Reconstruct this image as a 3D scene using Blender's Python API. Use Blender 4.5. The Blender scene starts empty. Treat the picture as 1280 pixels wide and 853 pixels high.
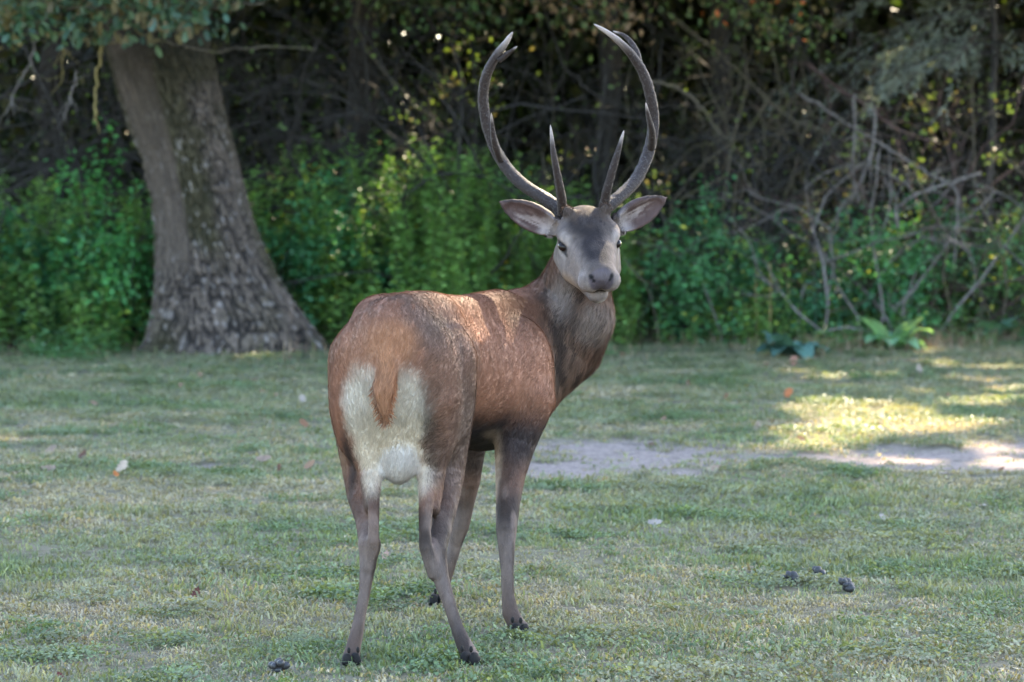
import bpy, math, random
import numpy as np
from mathutils import Vector, Matrix

random.seed(7)
RNG = np.random.default_rng(11)
scene = bpy.context.scene
COL = scene.collection

# ------------------------------------------------------------------ camera
CAM_H = 1.5                       # eye height of the photographer, metres
FOCAL_PX = 3800.0                 # focal length in pixels of a 1280 px wide picture
PITCH = math.atan((426.5 - 230.0) / FOCAL_PX)
cam_data = bpy.data.cameras.new('camera')
cam_data.sensor_width = 36.0
cam_data.lens = 36.0 * FOCAL_PX / 1280.0
cam_data.clip_start = 0.1
cam_data.clip_end = 2000.0
cam_data.dof.use_dof = True
cam_data.dof.focus_distance = 10.0
cam_data.dof.aperture_fstop = 4.2
camera = bpy.data.objects.new('camera', cam_data)
camera.location = (0, 0, CAM_H)
camera.rotation_euler = (math.radians(90) - PITCH, 0, 0)
COL.objects.link(camera)
scene.camera = camera

# ------------------------------------------------------------------ sky and sun
SUN_EL = math.radians(36.0)
SUN_AZ = math.radians(24.0)       # to the right of the view direction, beyond the wood
TO_SUN = np.array([math.sin(SUN_AZ) * math.cos(SUN_EL), math.cos(SUN_AZ) * math.cos(SUN_EL), math.sin(SUN_EL)])
world = bpy.data.worlds.new('World')
scene.world = world
world.use_nodes = True
wn = world.node_tree.nodes
wl = world.node_tree.links
bg = wn['Background']
sky = wn.new('ShaderNodeTexSky')
sky.sky_type = 'NISHITA'
sky.sun_disc = False
sky.sun_elevation = SUN_EL
sky.sun_rotation = SUN_AZ
sky.air_density = 1.0
sky.dust_density = 1.3
sky.ozone_density = 1.0
wl.new(sky.outputs['Color'], bg.inputs['Color'])
bg.inputs['Strength'].default_value = 0.15
sun_data = bpy.data.lights.new('sun', 'SUN')
sun_data.energy = 3.8
sun_data.angle = math.radians(0.53)
sun_data.color = (1.0, 0.84, 0.60)
sun = bpy.data.objects.new('sun', sun_data)
sun.rotation_euler = Vector(-TO_SUN).to_track_quat('-Z', 'Y').to_euler()
sun.location = (12, 40, 30)
COL.objects.link(sun)

scene.view_settings.view_transform = 'Standard'
scene.view_settings.look = 'None'
scene.view_settings.exposure = 3.0
scene.view_settings.gamma = 1.0
scene.cycles.use_denoising = True
scene.cycles.max_bounces = 8
scene.cycles.diffuse_bounces = 4
scene.cycles.transmission_bounces = 6
scene.cycles.transparent_max_bounces = 8

# ------------------------------------------------------------------ helpers
def at(px, py, y):
    """World point at depth y seen at pixel (px, py) of the 1280x853 photograph."""
    a = (px - 640.0) / FOCAL_PX
    b = (426.5 - py) / FOCAL_PX
    cp, sp = math.cos(PITCH), math.sin(PITCH)
    dy = cp + b * sp
    dz = -sp + b * cp
    t = y / dy
    return np.array([a * t, y, CAM_H + dz * t])

def on_ground(px, py, z=0.0):
    """Ground point (height z) seen at pixel (px, py)."""
    a = (px - 640.0) / FOCAL_PX
    b = (426.5 - py) / FOCAL_PX
    cp, sp = math.cos(PITCH), math.sin(PITCH)
    t = (z - CAM_H) / (-sp + b * cp)
    return np.array([a * t, (cp + b * sp) * t, z])

def unit(v):
    v = np.asarray(v, float)
    return v / np.maximum(np.linalg.norm(v, axis=-1, keepdims=True), 1e-9)

def tag(o, label=None, category=None, group=None, kind=None):
    if label: o['label'] = label
    if category: o['category'] = category
    if group: o['group'] = group
    if kind: o['kind'] = kind
    return o

def empty(name, loc):
    o = bpy.data.objects.new(name, None)
    o.location = tuple(float(c) for c in loc)
    o.empty_display_size = 0.1
    COL.objects.link(o)
    return o

def mesh_np(name, verts, tris=None, quads=None, smooth=True, colors=None, normals=None):
    """Mesh from numpy arrays of triangles and/or quads, optional point colour attribute 'tint'."""
    me = bpy.data.meshes.new(name)
    verts = np.asarray(verts, np.float32)
    loops, starts, off = [], [], 0
    if quads is not None and len(quads):
        quads = np.asarray(quads, np.int32)
        loops.append(quads.ravel()); starts.append(np.arange(len(quads)) * 4); off = len(quads) * 4
    if tris is not None and len(tris):
        tris = np.asarray(tris, np.int32)
        loops.append(tris.ravel()); starts.append(off + np.arange(len(tris)) * 3)
    loops = np.concatenate(loops).astype(np.int32); starts = np.concatenate(starts).astype(np.int32)
    me.vertices.add(len(verts)); me.vertices.foreach_set('co', verts.ravel())
    me.loops.add(len(loops)); me.loops.foreach_set('vertex_index', loops)
    me.polygons.add(len(starts)); me.polygons.foreach_set('loop_start', starts)
    me.update(calc_edges=True)
    me.polygons.foreach_set('use_smooth', np.full(len(starts), bool(smooth)))
    if colors is not None:
        c = np.ones((len(verts), 4), np.float32); c[:, :3] = colors
        at_ = me.attributes.new('tint', 'FLOAT_COLOR', 'POINT')
        at_.data.foreach_set('color', c.ravel())
    if normals is not None:
        me.normals_split_custom_set_from_vertices(np.asarray(normals, np.float32))
    me.validate()
    return me

def obj(name, me, mat=None, parent=None, loc=None):
    o = bpy.data.objects.new(name, me)
    if mat is not None and len(me.materials) == 0:
        me.materials.append(mat)
    if parent is not None:
        o.parent = parent
    if loc is not None:
        o.location = tuple(float(c) for c in loc)
    COL.objects.link(o)
    return o

class Bag:
    """Collects vertices, faces and colours of one mesh."""
    def __init__(self):
        self.v, self.t, self.q, self.c, self.n = [], [], [], [], 0
    def add(self, v, tris=None, quads=None, col=None):
        v = np.asarray(v, float)
        if tris is not None and len(tris): self.t.append(np.asarray(tris) + self.n)
        if quads is not None and len(quads): self.q.append(np.asarray(quads) + self.n)
        self.v.append(v)
        if col is not None:
            self.c.append(np.broadcast_to(np.asarray(col, float), (len(v), 3)))
        self.n += len(v)
    def mesh(self, name, smooth=True, origin=(0, 0, 0)):
        v = np.concatenate(self.v) - np.asarray(origin, float)
        return mesh_np(name, v, np.concatenate(self.t) if self.t else None,
                       np.concatenate(self.q) if self.q else None, smooth,
                       np.concatenate(self.c) if self.c else None)

def smooth_path(pts, n):
    """Catmull-Rom resample of control points (k, d) to n points."""
    p = np.asarray(pts, float)
    p = np.vstack([2 * p[0] - p[1], p, 2 * p[-1] - p[-2]])
    k = len(p) - 3
    u = np.linspace(0, k - 1e-6, n); i = u.astype(int); t = (u - i)[:, None]
    a, b, c, d = p[i], p[i + 1], p[i + 2], p[i + 3]
    return 0.5 * (2 * b + (c - a) * t + (2 * a - 5 * b + 4 * c - d) * t ** 2 + (3 * b - a - 3 * c + d) * t ** 3)

def tube(path, radii, sides=6, close=True, wob=None):
    """Swept tube: vertices, quads, tris."""
    p = np.asarray(path, float); n = len(p)
    r = np.broadcast_to(np.asarray(radii, float), (n,))
    t = unit(np.gradient(p, axis=0))
    ref = np.array([0, 0, 1.0]) if abs(t[0][2]) < 0.9 else np.array([1.0, 0, 0])
    u = np.zeros_like(p); prev = unit(np.cross(t[0], ref))
    for i in range(n):
        prev = unit(prev - t[i] * np.dot(prev, t[i])); u[i] = prev
    w = np.cross(t, u)
    a = np.linspace(0, 2 * math.pi, sides, endpoint=False)
    rr = r[:, None] * (wob if wob is not None else np.ones((n, sides)))
    v = p[:, None, :] + rr[..., None] * (np.cos(a)[None, :, None] * u[:, None, :] + np.sin(a)[None, :, None] * w[:, None, :])
    v = v.reshape(-1, 3)
    i = np.arange(n - 1)[:, None] * sides; j = np.arange(sides)[None, :]; j2 = (j + 1) % sides
    q = np.stack([i + j, i + j2, i + sides + j2, i + sides + j], -1).reshape(-1, 4)
    tr = []
    if close:
        v = np.vstack([v, p[-1] + t[-1] * r[-1] * 0.6, p[0] - t[0] * r[0] * 0.3])
        e = (n - 1) * sides; c0 = n * sides
        for k in range(sides):
            tr.append((e + k, e + (k + 1) % sides, c0)); tr.append(((k + 1) % sides, k, c0 + 1))
    return v, q, np.array(tr, int) if tr else None

# ------------------------------------------------------------------ materials
def new_mat(name):
    m = bpy.data.materials.new(name)
    m.use_nodes = True
    nt = m.node_tree
    return m, nt.nodes, nt.links, nt.nodes['Principled BSDF']

def n_noise(N, L, scale, detail=4, rough=0.55, vec=None, dim=None):
    x = N.new('ShaderNodeTexNoise')
    x.inputs['Scale'].default_value = scale
    x.inputs['Detail'].default_value = detail
    x.inputs['Roughness'].default_value = rough
    if vec is not None: L.new(vec, x.inputs['Vector'])
    return x.outputs['Fac']

def n_ramp(N, L, fac, stops):
    x = N.new('ShaderNodeValToRGB')
    e = x.color_ramp.elements
    while len(e) < len(stops): e.new(0.5)
    for el, (p, c) in zip(e, stops):
        el.position = p
        el.color = (*c, 1) if len(c) == 3 else c
    L.new(fac, x.inputs['Fac'])
    return x.outputs['Color']

def n_mix(N, L, fac, a, b, mode='MIX'):
    x = N.new('ShaderNodeMix'); x.data_type = 'RGBA'; x.blend_type = mode
    for s, val in ((x.inputs['Factor'], fac), (x.inputs['A'], a), (x.inputs['B'], b)):
        if hasattr(val, 'is_output'): L.new(val, s)
        elif isinstance(val, (int, float)): s.default_value = val
        else: s.default_value = (*val, 1)
    return x.outputs['Result']

def n_bump(N, L, height, strength, dist, bsdf):
    x = N.new('ShaderNodeBump')
    x.inputs['Strength'].default_value = strength
    x.inputs['Distance'].default_value = dist
    L.new(height, x.inputs['Height']); L.new(x.outputs['Normal'], bsdf.inputs['Normal'])

def n_map(N, L, scale=(1, 1, 1), kind='Object'):
    tc = N.new('ShaderNodeTexCoord'); mp = N.new('ShaderNodeMapping')
    mp.inputs['Scale'].default_value = scale
    L.new(tc.outputs[kind], mp.inputs['Vector'])
    return mp.outputs['Vector']

def n_tint(N):
    x = N.new('ShaderNodeAttribute'); x.attribute_name = 'tint'
    return x.outputs['Color']
# ------------------------------------------------------------------ ground, path, grass
def ss(x, a, b):
    t = np.clip((x - a) / (b - a), 0, 1); return t * t * (3 - 2 * t)
def vnoise(P, s, seed=0):
    """Cheap smooth value noise in 0..1 for points (..., 2 or 3)."""
    P = np.asarray(P, float)
    if P.shape[-1] == 2: P = np.concatenate([P, np.zeros(P.shape[:-1] + (1,))], -1)
    q = P * s + seed * 17.3
    i = np.floor(q).astype(np.int64); f = q - i; f = f * f * (3 - 2 * f)
    def hsh(a):
        n = (a[..., 0] * 73856093) ^ (a[..., 1] * 19349663) ^ (a[..., 2] * 83492791)
        n = (n ^ (n >> 13)) * 1274126177
        return ((n ^ (n >> 16)) & 65535) / 65535.0
    r = 0
    for dx in (0, 1):
        for dy in (0, 1):
            for dz in (0, 1):
                w = (f[..., 0] if dx else 1 - f[..., 0]) * (f[..., 1] if dy else 1 - f[..., 1]) * (f[..., 2] if dz else 1 - f[..., 2])
                r = r + w * hsh(i + np.array([dx, dy, dz]))
    return r
def fbm(P, s, seed=0, oct=3):
    r, a, t = 0, 1.0, 0
    for o in range(oct):
        r = r + a * vnoise(P, s * 2.03 ** o, seed + o * 3.1); t += a; a *= .5
    return r / t
def S(r, g, b):
    c = np.array([r, g, b]) / 255.0
    return np.where(c <= .04045, c / 12.92, ((c + .055) / 1.055) ** 2.4)

def edge_y(x):
    """Where the mown grass ends and the thicket begins."""
    x = np.asarray(x, float)
    return 27.3 + np.maximum(0, x - .4) * .48 + .35 * np.sin(x * 1.7) + .25 * np.sin(x * 4.1 + 1) + .2 * np.sin(x * 9.3 + 2)
# bare trodden soil: ellipses on the ground (x, y, rx, ry)
BARE = [(1.55, 16.9, .5, .35), (.70, 16.85, .80, 1.35), (.25, 16.2, .45, .8), (1.30, 16.75, .35, .5), (2.25, 16.75, .55, .85), (2.95, 16.9, .8, 1.3), (3.9, 17.3, 1.2, 1.4),
        (-1.62, 16.3, .22, .16), (-.62, 16.7, .25, .22), (2.75, 13.7, .25, .35)]
def bare(x, y):
    m = np.zeros_like(x)
    p = np.stack([x, y], -1)
    nz = (fbm(p, 3.2, 4) - .5) * 1.5 + (fbm(p, 11, 5) - .5) * .8
    for cx, cy, rx, ry in BARE:
        d = np.sqrt(((x - cx) / rx) ** 2 + ((y - cy) / ry) ** 2)
        m = np.maximum(m, 1 - ss(d + nz, .5, 1.2))
    return m
FEET = [on_ground(439, 832), on_ground(588, 832), on_ground(651, 795), on_ground(547, 757)]
def height(x, y):
    p = np.stack([x, y], -1)
    h = .05 * (fbm(p, .55, 8, 2) - .5) + .022 * (fbm(p, 2.6, 9, 2) - .5)
    b_ = bare(x, y)
    h = h - .03 * b_ - .012 + .03 * b_ * (fbm(p, 7.0, 12, 2) - .5)
    near = np.ones_like(h)
    for f in FEET:
        near = near * ss(np.hypot(x - f[0], y - f[1]), .10, .9)
    far = ss(np.hypot(x, y - 18), 40, 25)
    return h * near * far
xs = np.concatenate([-np.geomspace(9.5, 400, 16)[::-1], np.arange(-9, 9.01, .1), np.geomspace(9.5, 400, 16)])
ys = np.concatenate([-np.geomspace(1, 300, 14)[::-1], np.arange(0, 7, .5), np.arange(7, 34.01, .1), np.geomspace(34.6, 600, 18)])
gx, gy = np.meshgrid(xs, ys, indexing='ij')
gz = height(gx, gy)
nx_, ny_ = gx.shape
gi_ = np.arange(nx_ * ny_).reshape(nx_, ny_)
gq = np.stack([gi_[:-1, :-1], gi_[1:, :-1], gi_[1:, 1:], gi_[:-1, 1:]], -1).reshape(-1, 4)
bm_ = bare(gx, gy); wood_ = ss(gy - edge_y(gx), -.4, .8)
ground_me = mesh_np('ground', np.stack([gx, gy, gz], -1).reshape(-1, 3), quads=gq,
                    colors=np.stack([bm_, wood_, np.zeros_like(bm_)], -1).reshape(-1, 3))
gm, N, L, P_ = new_mat('meadow_soil')
vec = n_map(N, L)
sep = N.new('ShaderNodeSeparateColor'); L.new(n_tint(N), sep.inputs['Color'])
n1 = n_noise(N, L, 1.6, 6, .65, vec); n2 = n_noise(N, L, 38, 5, .7, vec); n3 = n_noise(N, L, 9, 4, .6, vec)
thatch = n_mix(N, L, n2, n_ramp(N, L, n1, [(.3, (.085, .098, .045)), (.7, (.15, .125, .08))]), (.24, .20, .14))
thatch = n_mix(N, L, n_ramp(N, L, n3, [(.5, (0, 0, 0)), (.7, (.7, .7, .7))]), thatch, (.050, .050, .028))
soil = n_ramp(N, L, n2, [(.25, (.13, .098, .080)), (.5, (.29, .225, .190)), (.75, (.45, .365, .315))])
soil = n_mix(N, L, n_ramp(N, L, n3, [(.55, (0, 0, 0)), (.68, (.75, .75, .75))]), soil, (.13, .105, .085))
litter = n_ramp(N, L, n2, [(.3, (.035, .026, .018)), (.5, (.09, .062, .042)), (.72, (.20, .14, .10))])
c = n_mix(N, L, sep.outputs['Red'], thatch, soil)
c = n_mix(N, L, sep.outputs['Green'], c, litter)
L.new(c, P_.inputs['Base Color'])
P_.inputs['Roughness'].default_value = .95
P_.inputs['Specular IOR Level'].default_value = .15
n_bump(N, L, n2, .8, .03, P_)
ground = tag(obj('ground', ground_me, gm), kind='structure')

# ---- grass: short grazed blades in tufts, instanced on points
leafm, N, L, P_ = new_mat('grass_blade')
geo = N.new('ShaderNodeNewGeometry')
oi = N.new('ShaderNodeObjectInfo')
patch = n_noise(N, L, .9, 4, .6, geo.outputs['Position'])
patch2 = n_noise(N, L, 5.0, 3, .6, geo.outputs['Position'])
c = n_mix(N, L, n_ramp(N, L, patch, [(.42, (0, 0, 0)), (.62, (.60, .60, .60))]), n_tint(N), (.34, .28, .21))
c = n_mix(N, L, n_ramp(N, L, patch2, [(.35, (0, 0, 0)), (.62, (.4, .4, .4))]), c, (.125, .185, .092))
hs = N.new('ShaderNodeHueSaturation'); L.new(c, hs.inputs['Color'])
mr = N.new('ShaderNodeMapRange'); L.new(oi.outputs['Random'], mr.inputs['Value'])
mr.inputs['To Min'].default_value = .65; mr.inputs['To Max'].default_value = 1.4
L.new(mr.outputs['Result'], hs.inputs['Value'])
L.new(hs.outputs['Color'], P_.inputs['Base Color'])
P_.inputs['Roughness'].default_value = .5
P_.inputs['Specular IOR Level'].default_value = .3
tl = N.new('ShaderNodeBsdfTranslucent'); L.new(n_mix(N, L, 1.0, hs.outputs['Color'], (1.5, 1.35, .5), 'MULTIPLY'), tl.inputs['Color'])
mx = N.new('ShaderNodeMixShader'); mx.inputs['Fac'].default_value = .35
L.new(P_.outputs['BSDF'], mx.inputs[1]); L.new(tl.outputs['BSDF'], mx.inputs[2])
L.new(mx.outputs['Shader'], N['Material Output'].inputs['Surface'])

def tuft(seed, n, hgt, spread, greens, wid):
    g = np.random.default_rng(seed)
    a = g.random(n) * 6.283; r = spread * np.sqrt(g.random(n))
    base = np.stack([r * np.cos(a), r * np.sin(a), np.full(n, -.004)], -1)
    b = g.random(n) * 6.283
    out = np.stack([np.cos(b), np.sin(b), np.zeros(n)], -1)
    h = (hgt * (.55 + .8 * g.random(n)))[:, None]
    lean = (.35 + .9 * g.random(n))[:, None]
    m = base + UPV * h * .62 + out * h * lean * .35
    t = m + UPV * h * (.45 - .35 * lean) + out * h * lean * .75
    s = np.stack([-np.sin(b + g.normal(0, .6, n)), np.cos(b), np.zeros(n)], -1) * (wid * (.7 + .6 * g.random(n)))[:, None]
    v = np.stack([base - s, base + s, m + s * .8, m - s * .8, t], 1).reshape(-1, 3)
    o = np.arange(n)[:, None] * 5
    col = np.array(greens)[g.integers(0, len(greens), n)] * (.75 + .5 * g.random(n))[:, None]
    cc = np.stack([col * .8, col * .8, col, col, col * 1.1], 1).reshape(-1, 3)
    return mesh_np('grass_tuft', v, o + np.array([3, 2, 4]), o + np.array([0, 1, 2, 3]), True, cc)
UPV = np.array([0, 0, 1.0])
GREEN = [(.152, .186, .088), (.190, .222, .116), (.116, .154, .072), (.228, .248, .162)]
STRAW = [(.40, .32, .22), (.31, .24, .165), (.46, .38, .275)]
tufts = bpy.data.collections.new('grass_tufts')
specs = [(GREEN, .014), (GREEN, .018), (GREEN + STRAW[:1], .016), (GREEN[:2] + STRAW[:2], .015), (STRAW, .014), (GREEN[:3], .027)]
for i, (pal, hg) in enumerate(specs):
    o = bpy.data.objects.new('tuft_%d' % i, tuft(100 + i, 16, hg, .045, pal, .0026))
    o.data.materials.append(leafm)
    tufts.objects.link(o)
# small round-leaved weeds (clover) that speckle the turf
def weed(seed, n):
    g = np.random.default_rng(seed); v, t, c = [], [], []
    for i in range(n):
        a = g.random() * 6.283; r = .05 * math.sqrt(g.random()); z = .008 + .016 * g.random(); R = .0028 + .0032 * g.random()
        nr = unit(np.array([g.normal(0, .5), g.normal(0, .5), 1])); u = unit(np.cross(nr, [1, .3, 0])); w = np.cross(nr, u)
        p = np.array([r * math.cos(a), r * math.sin(a), z])
        ring = [p + R * (math.cos(k * 1.2566) * u + math.sin(k * 1.2566) * w) for k in range(5)]
        o = len(v); v += ring; t += [(o, o + 1, o + 2), (o, o + 2, o + 3), (o, o + 3, o + 4)]
        c += [np.array([.125, .175, .085]) * (.6 + .7 * g.random())] * 5
    return mesh_np('weed_tuft', np.array(v), np.array(t), None, False, np.array(c))
for i in range(2):
    o = bpy.data.objects.new('tuft_%d' % (6 + i), weed(150 + i, 40))
    o.data.materials.append(leafm); tufts.objects.link(o)
def instancer(name, pts, rotz, scl, var, coll, tilt=None):
    me = bpy.data.meshes.new(name)
    me.vertices.add(len(pts)); me.vertices.foreach_set('co', np.asarray(pts, np.float32).ravel())
    rot = np.zeros((len(pts), 3), np.float32); rot[:, 2] = rotz
    if tilt is not None: rot[:, :2] = tilt
    me.attributes.new('rot', 'FLOAT_VECTOR', 'POINT').data.foreach_set('vector', rot.ravel())
    me.attributes.new('scl', 'FLOAT', 'POINT').data.foreach_set('value', np.asarray(scl, np.float32))
    me.attributes.new('var', 'INT', 'POINT').data.foreach_set('value', np.asarray(var, np.int32))
    o = bpy.data.objects.new(name, me); COL.objects.link(o)
    ng = bpy.data.node_groups.new(name + '_nodes', 'GeometryNodeTree')
    ng.interface.new_socket('Geometry', in_out='INPUT', socket_type='NodeSocketGeometry')
    ng.interface.new_socket('Geometry', in_out='OUTPUT', socket_type='NodeSocketGeometry')
    n = ng.nodes; l = ng.links
    gi = n.new('NodeGroupInput'); go = n.new('NodeGroupOutput')
    ci = n.new('GeometryNodeCollectionInfo'); ci.inputs['Collection'].default_value = coll
    ci.inputs['Separate Children'].default_value = True; ci.inputs['Reset Children'].default_value = True
    ip = n.new('GeometryNodeInstanceOnPoints'); ip.inputs['Pick Instance'].default_value = True
    def attr(nm, typ):
        a = n.new('GeometryNodeInputNamedAttribute'); a.data_type = typ; a.inputs['Name'].default_value = nm
        return a.outputs['Attribute']
    er = n.new('FunctionNodeEulerToRotation'); l.new(attr('rot', 'FLOAT_VECTOR'), er.inputs[0])
    l.new(er.outputs[0], ip.inputs['Rotation']); l.new(attr('scl', 'FLOAT'), ip.inputs['Scale']); l.new(attr('var', 'INT'), ip.inputs['Instance Index'])
    l.new(gi.outputs[0], ip.inputs['Points']); l.new(ci.outputs[0], ip.inputs['Instance']); l.new(ip.outputs[0], go.inputs[0])
    o.modifiers.new('scatter', 'NODES').node_group = ng
    return o
def sow(n, y0, y1, margin):
    y = y0 + (y1 - y0) * RNG.random(n * 3)
    hw = .168 * y + margin
    x = (RNG.random(len(y)) * 2 - 1) * (.168 * y1 + margin)
    k = np.abs(x) < hw
    return x[k][:n], y[k][:n]
px_, py_ = [], []
for y0, y1, d in ((8.0, 12, 950), (12, 17, 720), (17, 23, 460), (23, 32, 300)):
    area = (.168 * (y0 + y1) + 2.4) * (y1 - y0)
    a, b = sow(int(area * d), y0, y1, 1.2); px_.append(a); py_.append(b)
px_ = np.concatenate(px_); py_ = np.concatenate(py_)
pp = np.stack([px_, py_], -1)
keep = RNG.random(len(px_)) > np.maximum(bare(px_, py_) * .95, ss(py_ - edge_y(px_), -.1, 1.6) * .75)
keep &= RNG.random(len(px_)) < .20 + 1.45 * (fbm(pp, 4.2, 21) - .08)
px_, py_, pp = px_[keep], py_[keep], pp[keep]
dry = fbm(pp, 1.1, 31) + .05 * ss(px_ * .6 - (py_ - 13) * .25, -.5, 1.8) + .30 * (RNG.random(len(px_)) - .5)
lush = fbm(pp, 1.9, 33) + .25 * (RNG.random(len(px_)) - .5)
var = np.where(dry > .58, 4, np.where(dry > .51, 3, np.where(dry > .45, 2, RNG.integers(0, 2, len(px_)))))
var = np.where((lush > .66) & (dry < .53), 5, var)
wd = fbm(pp, 2.8, 37) + .3 * (RNG.random(len(px_)) - .5)
var = np.where(wd > .67, 6 + RNG.integers(0, 2, len(px_)), var)
scl = (.6 + .75 * RNG.random(len(px_))) * (.72 + .75 * fbm(pp, 1.4, 35)) * (1 + .25 * ss(py_, 12, 24))
grass = instancer('grass', np.stack([px_, py_, height(px_, py_)], -1), RNG.random(len(px_)) * 6.283, scl, var, tufts,
                  RNG.normal(0, .18, (len(px_), 2)))
tag(grass, 'short grazed grass with dry straw patches covering the clearing', 'grass', kind='stuff')
# ------------------------------------------------------------------ leaves, branches
def leaf_mat(name, rough=.45, trans=.4, gain=(1.15, 1.2, .7)):
    m, N, L, P_ = new_mat(name)
    t = n_tint(N)
    nz = n_noise(N, L, 30, 3, .6, n_map(N, L))
    c = n_mix(N, L, 1.0, t, n_ramp(N, L, nz, [(.3, (.8, .8, .8)), (.7, (1.15, 1.15, 1.15))]), 'MULTIPLY')
    L.new(c, P_.inputs['Base Color'])
    P_.inputs['Roughness'].default_value = rough
    P_.inputs['Specular IOR Level'].default_value = .4
    tl = N.new('ShaderNodeBsdfTranslucent')
    L.new(n_mix(N, L, 1.0, c, gain, 'MULTIPLY'), tl.inputs['Color'])
    mx = N.new('ShaderNodeMixShader'); mx.inputs['Fac'].default_value = trans
    L.new(P_.outputs['BSDF'], mx.inputs[1]); L.new(tl.outputs['BSDF'], mx.inputs[2])
    L.new(mx.outputs['Shader'], N['Material Output'].inputs['Surface'])
    return m
LEAF = leaf_mat('green_leaf', .5, .35, (1.7, 1.8, .8))
DRYLEAF = leaf_mat('dry_leaf', .7, .2, (1.3, 1, .8))

def wood_mat(name, dark, light, scale=40, moss=None):
    m, N, L, P_ = new_mat(name)
    vec = n_map(N, L, (1, 1, .4))
    a = n_noise(N, L, scale, 4, .6, vec)
    c = n_ramp(N, L, a, [(.3, dark), (.7, light)])
    if moss is not None:
        c = n_mix(N, L, n_ramp(N, L, n_noise(N, L, 6, 3, .6, n_map(N, L)), [(.5, (0, 0, 0)), (.65, (.8, .8, .8))]), c, moss)
    L.new(c, P_.inputs['Base Color'])
    P_.inputs['Roughness'].default_value = .85
    P_.inputs['Specular IOR Level'].default_value = .25
    n_bump(N, L, a, .6, .01, P_)
    return m
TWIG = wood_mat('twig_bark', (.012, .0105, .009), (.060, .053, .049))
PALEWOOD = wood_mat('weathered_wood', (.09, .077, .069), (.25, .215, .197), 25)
MOSSWOOD = wood_mat('mossy_wood', (.05, .042, .03), (.15, .12, .085), 30, (.085, .085, .025))
REDWOOD = wood_mat('reddish_bark', (.06, .035, .03), (.15, .095, .085))
LICHEN = wood_mat('lichen_wood', (.13, .10, .04), (.33, .26, .10), 30)

def diamonds(pos, axis, nrm, length, width, col, fold=.18):
    """Leaves: folded diamonds. Returns verts, tris, colours."""
    axis = unit(axis); s = unit(np.cross(axis, nrm)); nn = np.cross(s, axis)
    L_ = np.asarray(length)[:, None]; W = np.asarray(width)[:, None]
    b = pos; m = pos + axis * L_ * .42 - nn * W * fold
    t = pos + axis * L_ - nn * L_ * .12
    l = pos + axis * L_ * .42 + s * W * .5; r = pos + axis * L_ * .42 - s * W * .5
    v = np.stack([b, l, t, r, m], 1).reshape(-1, 3)
    o = np.arange(len(pos))[:, None] * 5
    tr = np.concatenate([o + np.array(x) for x in ((0, 4, 1), (1, 4, 2), (0, 3, 4), (4, 3, 2))])
    return v, tr, np.repeat(col, 5, axis=0)
def cards(pos, axis, nrm, length, width, col):
    """Two-triangle leaves for crowns and far masses."""
    axis = unit(axis); s = unit(np.cross(axis, nrm))
    L_ = np.asarray(length)[:, None]; W = np.asarray(width)[:, None]
    v = np.stack([pos, pos + axis * L_ * .45 + s * W * .5, pos + axis * L_, pos + axis * L_ * .45 - s * W * .5], 1).reshape(-1, 3)
    o = np.arange(len(pos))[:, None] * 4
    return v, np.concatenate([o + np.array([0, 1, 2]), o + np.array([0, 2, 3])]), np.repeat(col, 4, axis=0)
def clear(cp, ax, ln, pad):
    """Drop the leaves that stand in a sunbeam (tested at the leaf's middle)."""
    return ~in_gap(cp + unit(ax) * np.asarray(ln)[:, None] * .5, pad)
def rvec(n, g=RNG):
    return unit(g.normal(size=(n, 3)))

# ---- where the low sun finds gaps in the crowns: light lands on these spots (point, radius x, radius y)
def spot(px, py, rx, ry, z=0.0):
    p = on_ground(px, py, z)
    return (p, rx * p[1] / FOCAL_PX, ry * p[1] ** 2 / (FOCAL_PX * (CAM_H - z)))
GAPS = [spot(1085, 518, 66, 15), spot(1140, 530, 56, 10), spot(1022, 545, 26, 16), spot(1000, 508, 10, 5), spot(1045, 507, 34, 7), spot(1060, 535, 40, 9),
        spot(1215, 504, 24, 4), spot(1200, 527, 45, 4), spot(1040, 470, 5, 2), spot(1172, 452, 4, 2), spot(1240, 474, 4, 3), spot(1278, 487, 6, 4),
        spot(1240, 553, 36, 3), spot(1268, 570, 22, 4), spot(1120, 566, 30, 2), spot(-2, 546, 8, 4)]
for _x, _y in ((990, 462), (1030, 470), (1062, 482), (1110, 466), (1150, 492), (1178, 456), (1210, 470), (1250, 458), (1262, 498), (1225, 488), (975, 540), (950, 556)):
    GAPS.append(spot(_x, _y, 3, 2))
GAPS.append((at(546, 380, 9.80), .03, .08))
GAPS.append((at(735, 255, 10.7), .03, .05))
_g = np.random.default_rng(5); FLECKS = []
for a, b, c, d, n in ((430, 640, 60, 250, 9), (850, 1275, 20, 330, 22), (690, 840, 200, 300, 5), (320, 430, 220, 300, 4)):     # sun flecks inside the thicket
    for _ in range(n):
        GAPS.append((at(a + (b - a) * _g.random(), c + (d - c) * _g.random(), 28.8 + 3 * _g.random()), .02 + .06 * _g.random(), .04 + .08 * _g.random())); FLECKS.append(GAPS[-1][0])
GAPS.append((at(505, 200, 29.5), .02, .04)); GAPS.append((at(600, 185, 29.8), .05, .08)); GAPS.append((at(1250, 300, 30), .03, .06))
SX, SY = TO_SUN[0] / TO_SUN[2], TO_SUN[1] / TO_SUN[2]
def in_gap(P, pad=.12):
    """True for leaves that would shade one of the sunlit spots."""
    m = np.zeros(len(P), bool)
    for c, rx, ry in GAPS:
        dz = P[:, 2] - c[2]
        ex = (P[:, 0] - dz * SX - c[0]) / (rx + pad); ey = (P[:, 1] - dz * SY - c[1]) / (ry + pad)
        m |= (ex ** 2 + ey ** 2 < 1) & (dz > 1.6)
    return m

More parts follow.
